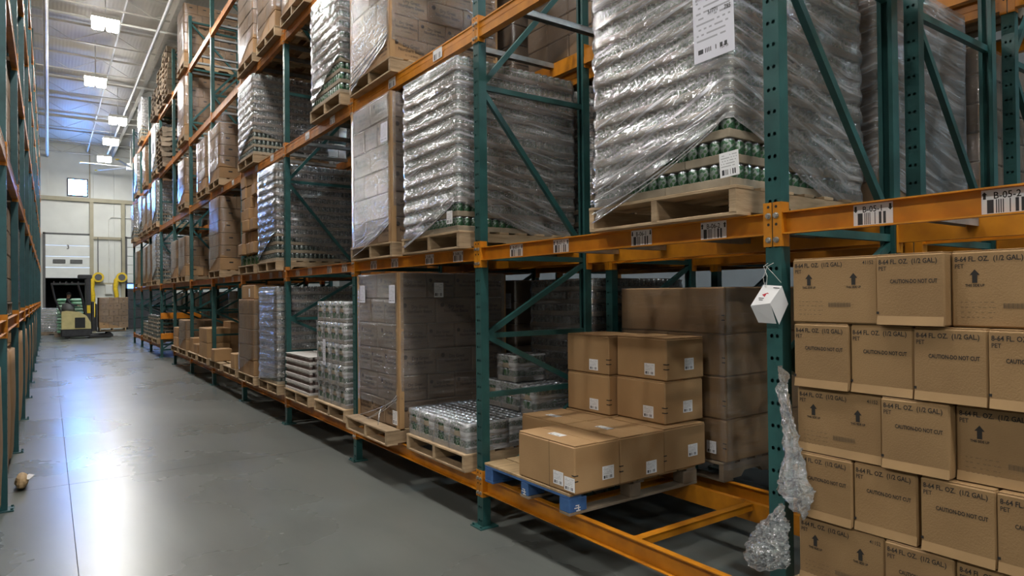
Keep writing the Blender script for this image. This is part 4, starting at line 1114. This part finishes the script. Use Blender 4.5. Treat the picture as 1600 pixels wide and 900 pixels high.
# ------------------------------------------------------------------ reach truck, driver and its load
T_ = thing('reach_truck', 'cream and black reach truck with raised overhead guard at the aisle end', 'forklift', (0, 35, 0))
B = lambda name, me: obj(name, me, T_)
B('chassis', MB().cbox(.42, 1.55, -.55, .55, .08, .42, .04).mesh('chassis', 'dark_steel'))
cb = MB(); prof = [(.44, .42), (.44, 1.18), (.62, 1.22), (1.10, 1.16), (1.36, .98), (1.5, .70), (1.52, .42)]
for y in (-.56, .2): cb.v += [(a, y, b_) for a, b_ in prof]
n = len(prof); cb.f = [tuple(range(n)), tuple(range(2*n-1, n-1, -1))]+[(i, i+n, (i+1) % n+n, (i+1) % n) for i in range(n)]; cb.m = [0]*len(cb.f)
B('body_panel', cb.mesh('body_panel', 'cream'))
B('side_hatch', MB().cbox(.92, 1.3, -.575, -.56, .46, .92, .01).mesh('side_hatch', 'rubber'))
B('seat_back', MB().tube([(.68, -.25, 1.2), (.68, -.25, 1.33), (.68, -.25, 1.5), (.68, -.25, 1.56)], [.24, .25, .2, .1], 14).mesh('seat_back', 'line_grey', smooth=True))
for y in (-.5, .5):
    B('guard_post', MB().tube([(.22, y, 1.2) if False else (.46, y, 1.1), (.22, y, 1.7), (.10, y, 2.36)], .035, 8).mesh('guard_post', 'dark_steel'))
    B('guard_strut', MB().tube([(1.30, y, 1.15), (1.22, y, 1.7), (1.05, y, 2.36)], .03, 8).mesh('guard_strut', 'dark_steel'))
B('overhead_guard', MB().box(.06, 1.3, -.54, .54, 2.36, 2.43).mesh('overhead_guard', 'dark_steel'))
for i in range(5): B('guard_bar', MB().box(.16+i*.22, .2+i*.22, -.52, .52, 2.43, 2.5).mesh('guard_bar', 'dark_steel'))
for y in (-.38, .38):
    B('mast_rail', MB().box(1.36, 1.52, y-.07, y+.07, .1, 2.74).mesh('mast_rail', 'dark_steel'))
B('mast_head', MB().cbox(1.05, 1.56, -.46, .46, 2.62, 2.8, .02).mesh('mast_head', 'dark_steel'))
B('mast_screen', MB().box(1.33, 1.36, -.4, .4, .5, 2.6).mesh('mast_screen', 'dark_steel'))
B('carriage', MB().box(1.56, 1.64, -.42, .42, .3, 1.6).box(1.64, 1.74, -.3, .3, .3, .9).mesh('carriage', 'dark_steel'))
B('load_backrest', MB().box(1.72, 1.76, -.5, .5, .28, 1.5).mesh('load_backrest', 'line_grey'))
for y in (-.3, .3):
    B('fork', MB().box(1.76, 2.85, y-.05, y+.05, .24, .285).mesh('fork', 'dark_steel'))
    B('outrigger', MB().cbox(1.45, 2.35, y*1.7-.06, y*1.7+.06, .03, .16, .02).mesh('outrigger', 'dark_steel'))
for x, y in ((.65, -.45), (.65, .45), (2.2, -.5), (2.2, .5)): B('wheel', MB().tube([(x, y-.06, .12), (x, y+.06, .12)], .12, 16).mesh('wheel', 'rubber'))
B('mast_stripe', MB().box(1.37, 1.5, -.463, -.45, 1.1, 1.45).mesh('mast_stripe', 'yellow'))
pallet(2.34, 34.95, .285, 'pallet carried on the forks of the reach truck', 'wood', math.pi/2)
t = carton_load(2.37, 34.95, .285+PH, 'film-wrapped brown cartons held on the forks of the reach truck', 5, .272, 'carton', 'film_thin', 1, 3, 1.12, 1.1)
# driver
def skin_person(loc):
    J = {'pel': (0, 0, .0, .15, .13), 'bel': (.02, 0, .2, .15, .12), 'che': (.05, 0, .40, .17, .13), 'nek': (.07, 0, .56, .06, .06), 'hea': (.10, 0, .66, .085, .085), 'crn': (.10, 0, .78, .07, .075),
         'shl': (.05, .19, .48, .065, .065), 'ell': (.18, .25, .26, .045, .045), 'hal': (.42, .18, .24, .035, .035), 'shr': (.05, -.19, .48, .065, .065), 'elr': (.18, -.25, .26, .045, .045), 'har': (.42, -.18, .24, .035, .035),
         'hil': (.05, .10, -.05, .10, .10), 'knl': (.42, .12, -.08, .07, .07), 'anl': (.44, .12, -.48, .045, .045), 'tol': (.58, .12, -.53, .04, .03), 'hir': (.05, -.10, -.05, .10, .10), 'knr': (.42, -.12, -.08, .07, .07), 'anr': (.44, -.12, -.48, .045, .045), 'tor': (.58, -.12, -.53, .04, .03)}
    E_ = 'pel-bel bel-che che-nek nek-hea hea-crn che-shl shl-ell ell-hal che-shr shr-elr elr-har pel-hil hil-knl knl-anl anl-tol pel-hir hir-knr knr-anr anr-tor'.split()
    ks = list(J); vs = [J[k][:3] for k in ks]; es = [tuple(ks.index(a) for a in e.split('-')) for e in E_]
    for s, hk in ((1, 'hal'), (-1, 'har')):          # five fingers on each hand
        b0 = Vector(J[hk][:3])
        for f in range(5):
            i0 = len(vs); dy = (f-1.5)*.02 if f < 4 else -.045*s
            vs += [tuple(b0+Vector((.045 if f < 4 else .02, dy, 0))), tuple(b0+Vector((.085 if f < 4 else .05, dy*1.1, -.015))), tuple(b0+Vector((.095 if f < 4 else .07, dy*1.1, -.045)))]
            es += [(ks.index(hk), i0), (i0, i0+1), (i0+1, i0+2)]
    me = bpy.data.meshes.new('person_body'); me.from_pydata(vs, es, [])
    o = obj('person', me, None, loc)
    md = o.modifiers.new('skin', 'SKIN'); sl = me.skin_vertices[0].data
    for i in range(len(vs)):
        r = J[ks[i]][3:] if i < len(ks) else (.010, .010); sl[i].radius = r; sl[i].use_root = (i == 0)
    o.modifiers.new('smooth', 'SUBSURF').levels = 2; o.modifiers['smooth'].render_levels = 2; md.use_smooth_shade = True
    mt, N, L, out = nodes('person_cloth')
    p = N('BsdfPrincipled'); L(p.outputs[0], out.inputs[0]); p.inputs['Roughness'].default_value = .8
    tc = N('TexCoord'); sp = N('SeparateXYZ'); L(tc.outputs['Object'], sp.inputs[0])
    a = N('Math', operation='GREATER_THAN', i1=.565); L(sp.outputs[2], a.inputs[0]); b_ = N('Math', operation='GREATER_THAN', i1=.40); L(sp.outputs[0], b_.inputs[0])
    c_ = N('Math', operation='GREATER_THAN', i1=.15); L(sp.outputs[2], c_.inputs[0]); d_ = N('Math', operation='MULTIPLY'); L(b_.outputs[0], d_.inputs[0]); L(c_.outputs[0], d_.inputs[1])
    e_ = N('Math', operation='MAXIMUM'); L(a.outputs[0], e_.inputs[0]); L(d_.outputs[0], e_.inputs[1])
    mx = N('Mix', data_type='RGBA'); mx.inputs[6].default_value = (.02, .02, .024, 1); mx.inputs[7].default_value = (.30, .17, .11, 1); L(e_.outputs[0], mx.inputs[0]); L(mx.outputs[2], p.inputs['Base Color'])
    me.materials.append(mt)
    h = MB(); h.grid(lambda i, j: (.095+.098*math.cos(2*math.pi*i/14)*math.cos(j*.25), .098*math.sin(2*math.pi*i/14)*math.cos(j*.25), .72+.12*math.sin(j*.25)), 14, 7, True)
    h.box(.17, .27, -.06, .06, .725, .735)
    obj('cap', h.mesh('cap', 'cloth_black', smooth=True), o)
    q = MB()
    for s in (-1, 1): q.cbox(.172, .186, s*.03-.012, s*.03+.012, .685, .70, .003)
    q.cbox(.178, .205, -.011, .011, .645, .685, .004); q.cbox(.172, .184, -.022, .022, .618, .628, .003)
    for s in (-1, 1): q.cbox(.08, .11, s*.088-.008, s*.088+.008, .65, .70, .004)
    obj('face_features', q.mesh('face_features', 'brown_ink'), o)
    return o
pp = skin_person((.62, 34.86, 1.20)); tag(pp, 'driver in black jacket and dark cap seated in the reach truck', 'person')

# ------------------------------------------------------------------ goods and fittings at the dock wall
def sack_mesh():
    b = MB(); b.grid(lambda i, j: (.26*math.copysign(abs(math.cos(2*math.pi*i/16))**.6, math.cos(2*math.pi*i/16))*math.sin(.12+2.9*j/8)**.4, .2*math.copysign(abs(math.sin(2*math.pi*i/16))**.6, math.sin(2*math.pi*i/16))*math.sin(.12+2.9*j/8)**.4, .075-.072*math.cos(.12+2.9*j/8)), 16, 9, True)
    return b.mesh('sack', 'sack_green', smooth=True)
sm = sack_mesh()
pallet(.80, 37.0, 0, 'pallet under the green sacks behind the reach truck', 'wood_grey')
for l in range(11):
    for i in range(2):
        tag(obj('green_sack', sm, None, (.55+i*.52+.02*(l % 2), 36.72, .141+l*.146)), 'green and white sack, %s layer up, %s column of the front pile rank' % (ORD[l], ORD[i]), 'sack', 'green sacks behind the reach truck')
        tag(obj('green_sack', sm, None, (.55+i*.52-.02*(l % 2), 37.15, .141+l*.146)), 'green and white sack, %s layer up, %s column of the rear pile rank' % (ORD[l], ORD[i]), 'sack', 'green sacks behind the reach truck')
pallet(-.15, 39.2, 0, 'pallet under the grey wrapped load by the open dock door', 'wood_grey'); can_load(-.15, 39.2, PH, 'pale grey film-wrapped load standing by the open dock door', 2, 10, 'can_grey', 'film', 1, .05)
for i, x in enumerate((2.22, 3.33)):
    t = thing('dock_light', 'yellow curved dock arm with dark round head, %s of the two on the wall posts' % ('first', 'second')[i], 'dock light', (x, WY-.3, 2.9), 'yellow dock arms')
    obj('head_ring', MB().tube([(0, -.12, 0), (0, .05, 0)], .27, 20).mesh('head_ring', 'yellow'), t); obj('head_lens', MB().tube([(0, -.15, 0), (0, -.11, 0)], .17, 16).mesh('head_lens', 'line_grey'), t)
    obj('arm', MB().tube([(-.12, 0, .05), (-.25, 0, -.15), (-.3, 0, -.6), (-.24, 0, -1.0), (-.28, 0, -1.45 if i else -1.9)], [.09, .12, .12, .11, .10], 10).mesh('arm', 'yellow', smooth=True), t)
    obj('hanger', MB().tube([(0, .05, .2), (0, .05, 2.2)], .02, 6).mesh('hanger', 'line_grey'), t)
obj('end_beacon', MB().tube([(-.28, 0, -1.62), (-.28, 0, -1.5), (-.28, 0, -1.42)], [.16, .16, .08], 12).mesh('end_beacon', 'red_paint', smooth=True), t)
tag(obj('bollard', MB().tube([(0, 0, 0), (0, 0, 1.45)], .09, 12).tube([(0, 0, 1.45), (0, 0, 1.5), (0, 0, 1.54)], [.09, .07, .02], 12).mesh('bollard', 'yellow', smooth=True), None, (1.98, WY-1.2, 0)), 'plain yellow bollard standing by the dock wall behind the reach truck', 'bollard')
t = thing('control_box', 'small white electrical control box on the wall between the dock doors', 'control box', (2.55, WY-.06, 1.95)); obj('housing', MB().cbox(0, .35, -.12, 0, 0, .55, .01).mesh('housing', 'pipe_white'), t); obj('box_door', MB().cbox(.03, .32, -.14, -.12, .04, .51, .005).mesh('box_door', 'wall_white'), t)
tag(obj('conduit', MB().tube([(0, 0, 0), (0, 0, 3.6), (.1, 0, 3.75), (1.5, 0, 3.75)], .025, 6).mesh('conduit', 'pipe_white'), None, (2.75, WY-.1, 2.5)), 'thin white conduit rising from the control box up the dock wall', 'conduit')
# big slow ceiling fan near the dock wall
t = thing('ceiling_fan', 'large ceiling fan with yellow-tipped blades near the dock wall', 'ceiling fan', (3.6, 40.4, 8.7))
obj('motor', MB().tube([(0, 0, -.15), (0, 0, .2)], .22, 14).mesh('motor', 'pipe_white'), t); obj('rod', MB().tube([(0, 0, .2), (0, 0, 1.4)], .04, 8).mesh('rod', 'pipe_white'), t)
for i in range(6):
    a = math.radians(60*i+190); c_, s_ = math.cos(a), math.sin(a)
    bl = obj('blade', MB().bar((.2*c_, .2*s_, 0), (2.2*c_, 2.2*s_, -.02), .14, .025).mesh('blade', 'pipe_white'), t); obj('blade_tip', MB().bar((2.2*c_, 2.2*s_, -.02), (2.32*c_, 2.32*s_, -.02), .14, .05).mesh('blade_tip', 'yellow'), bl)
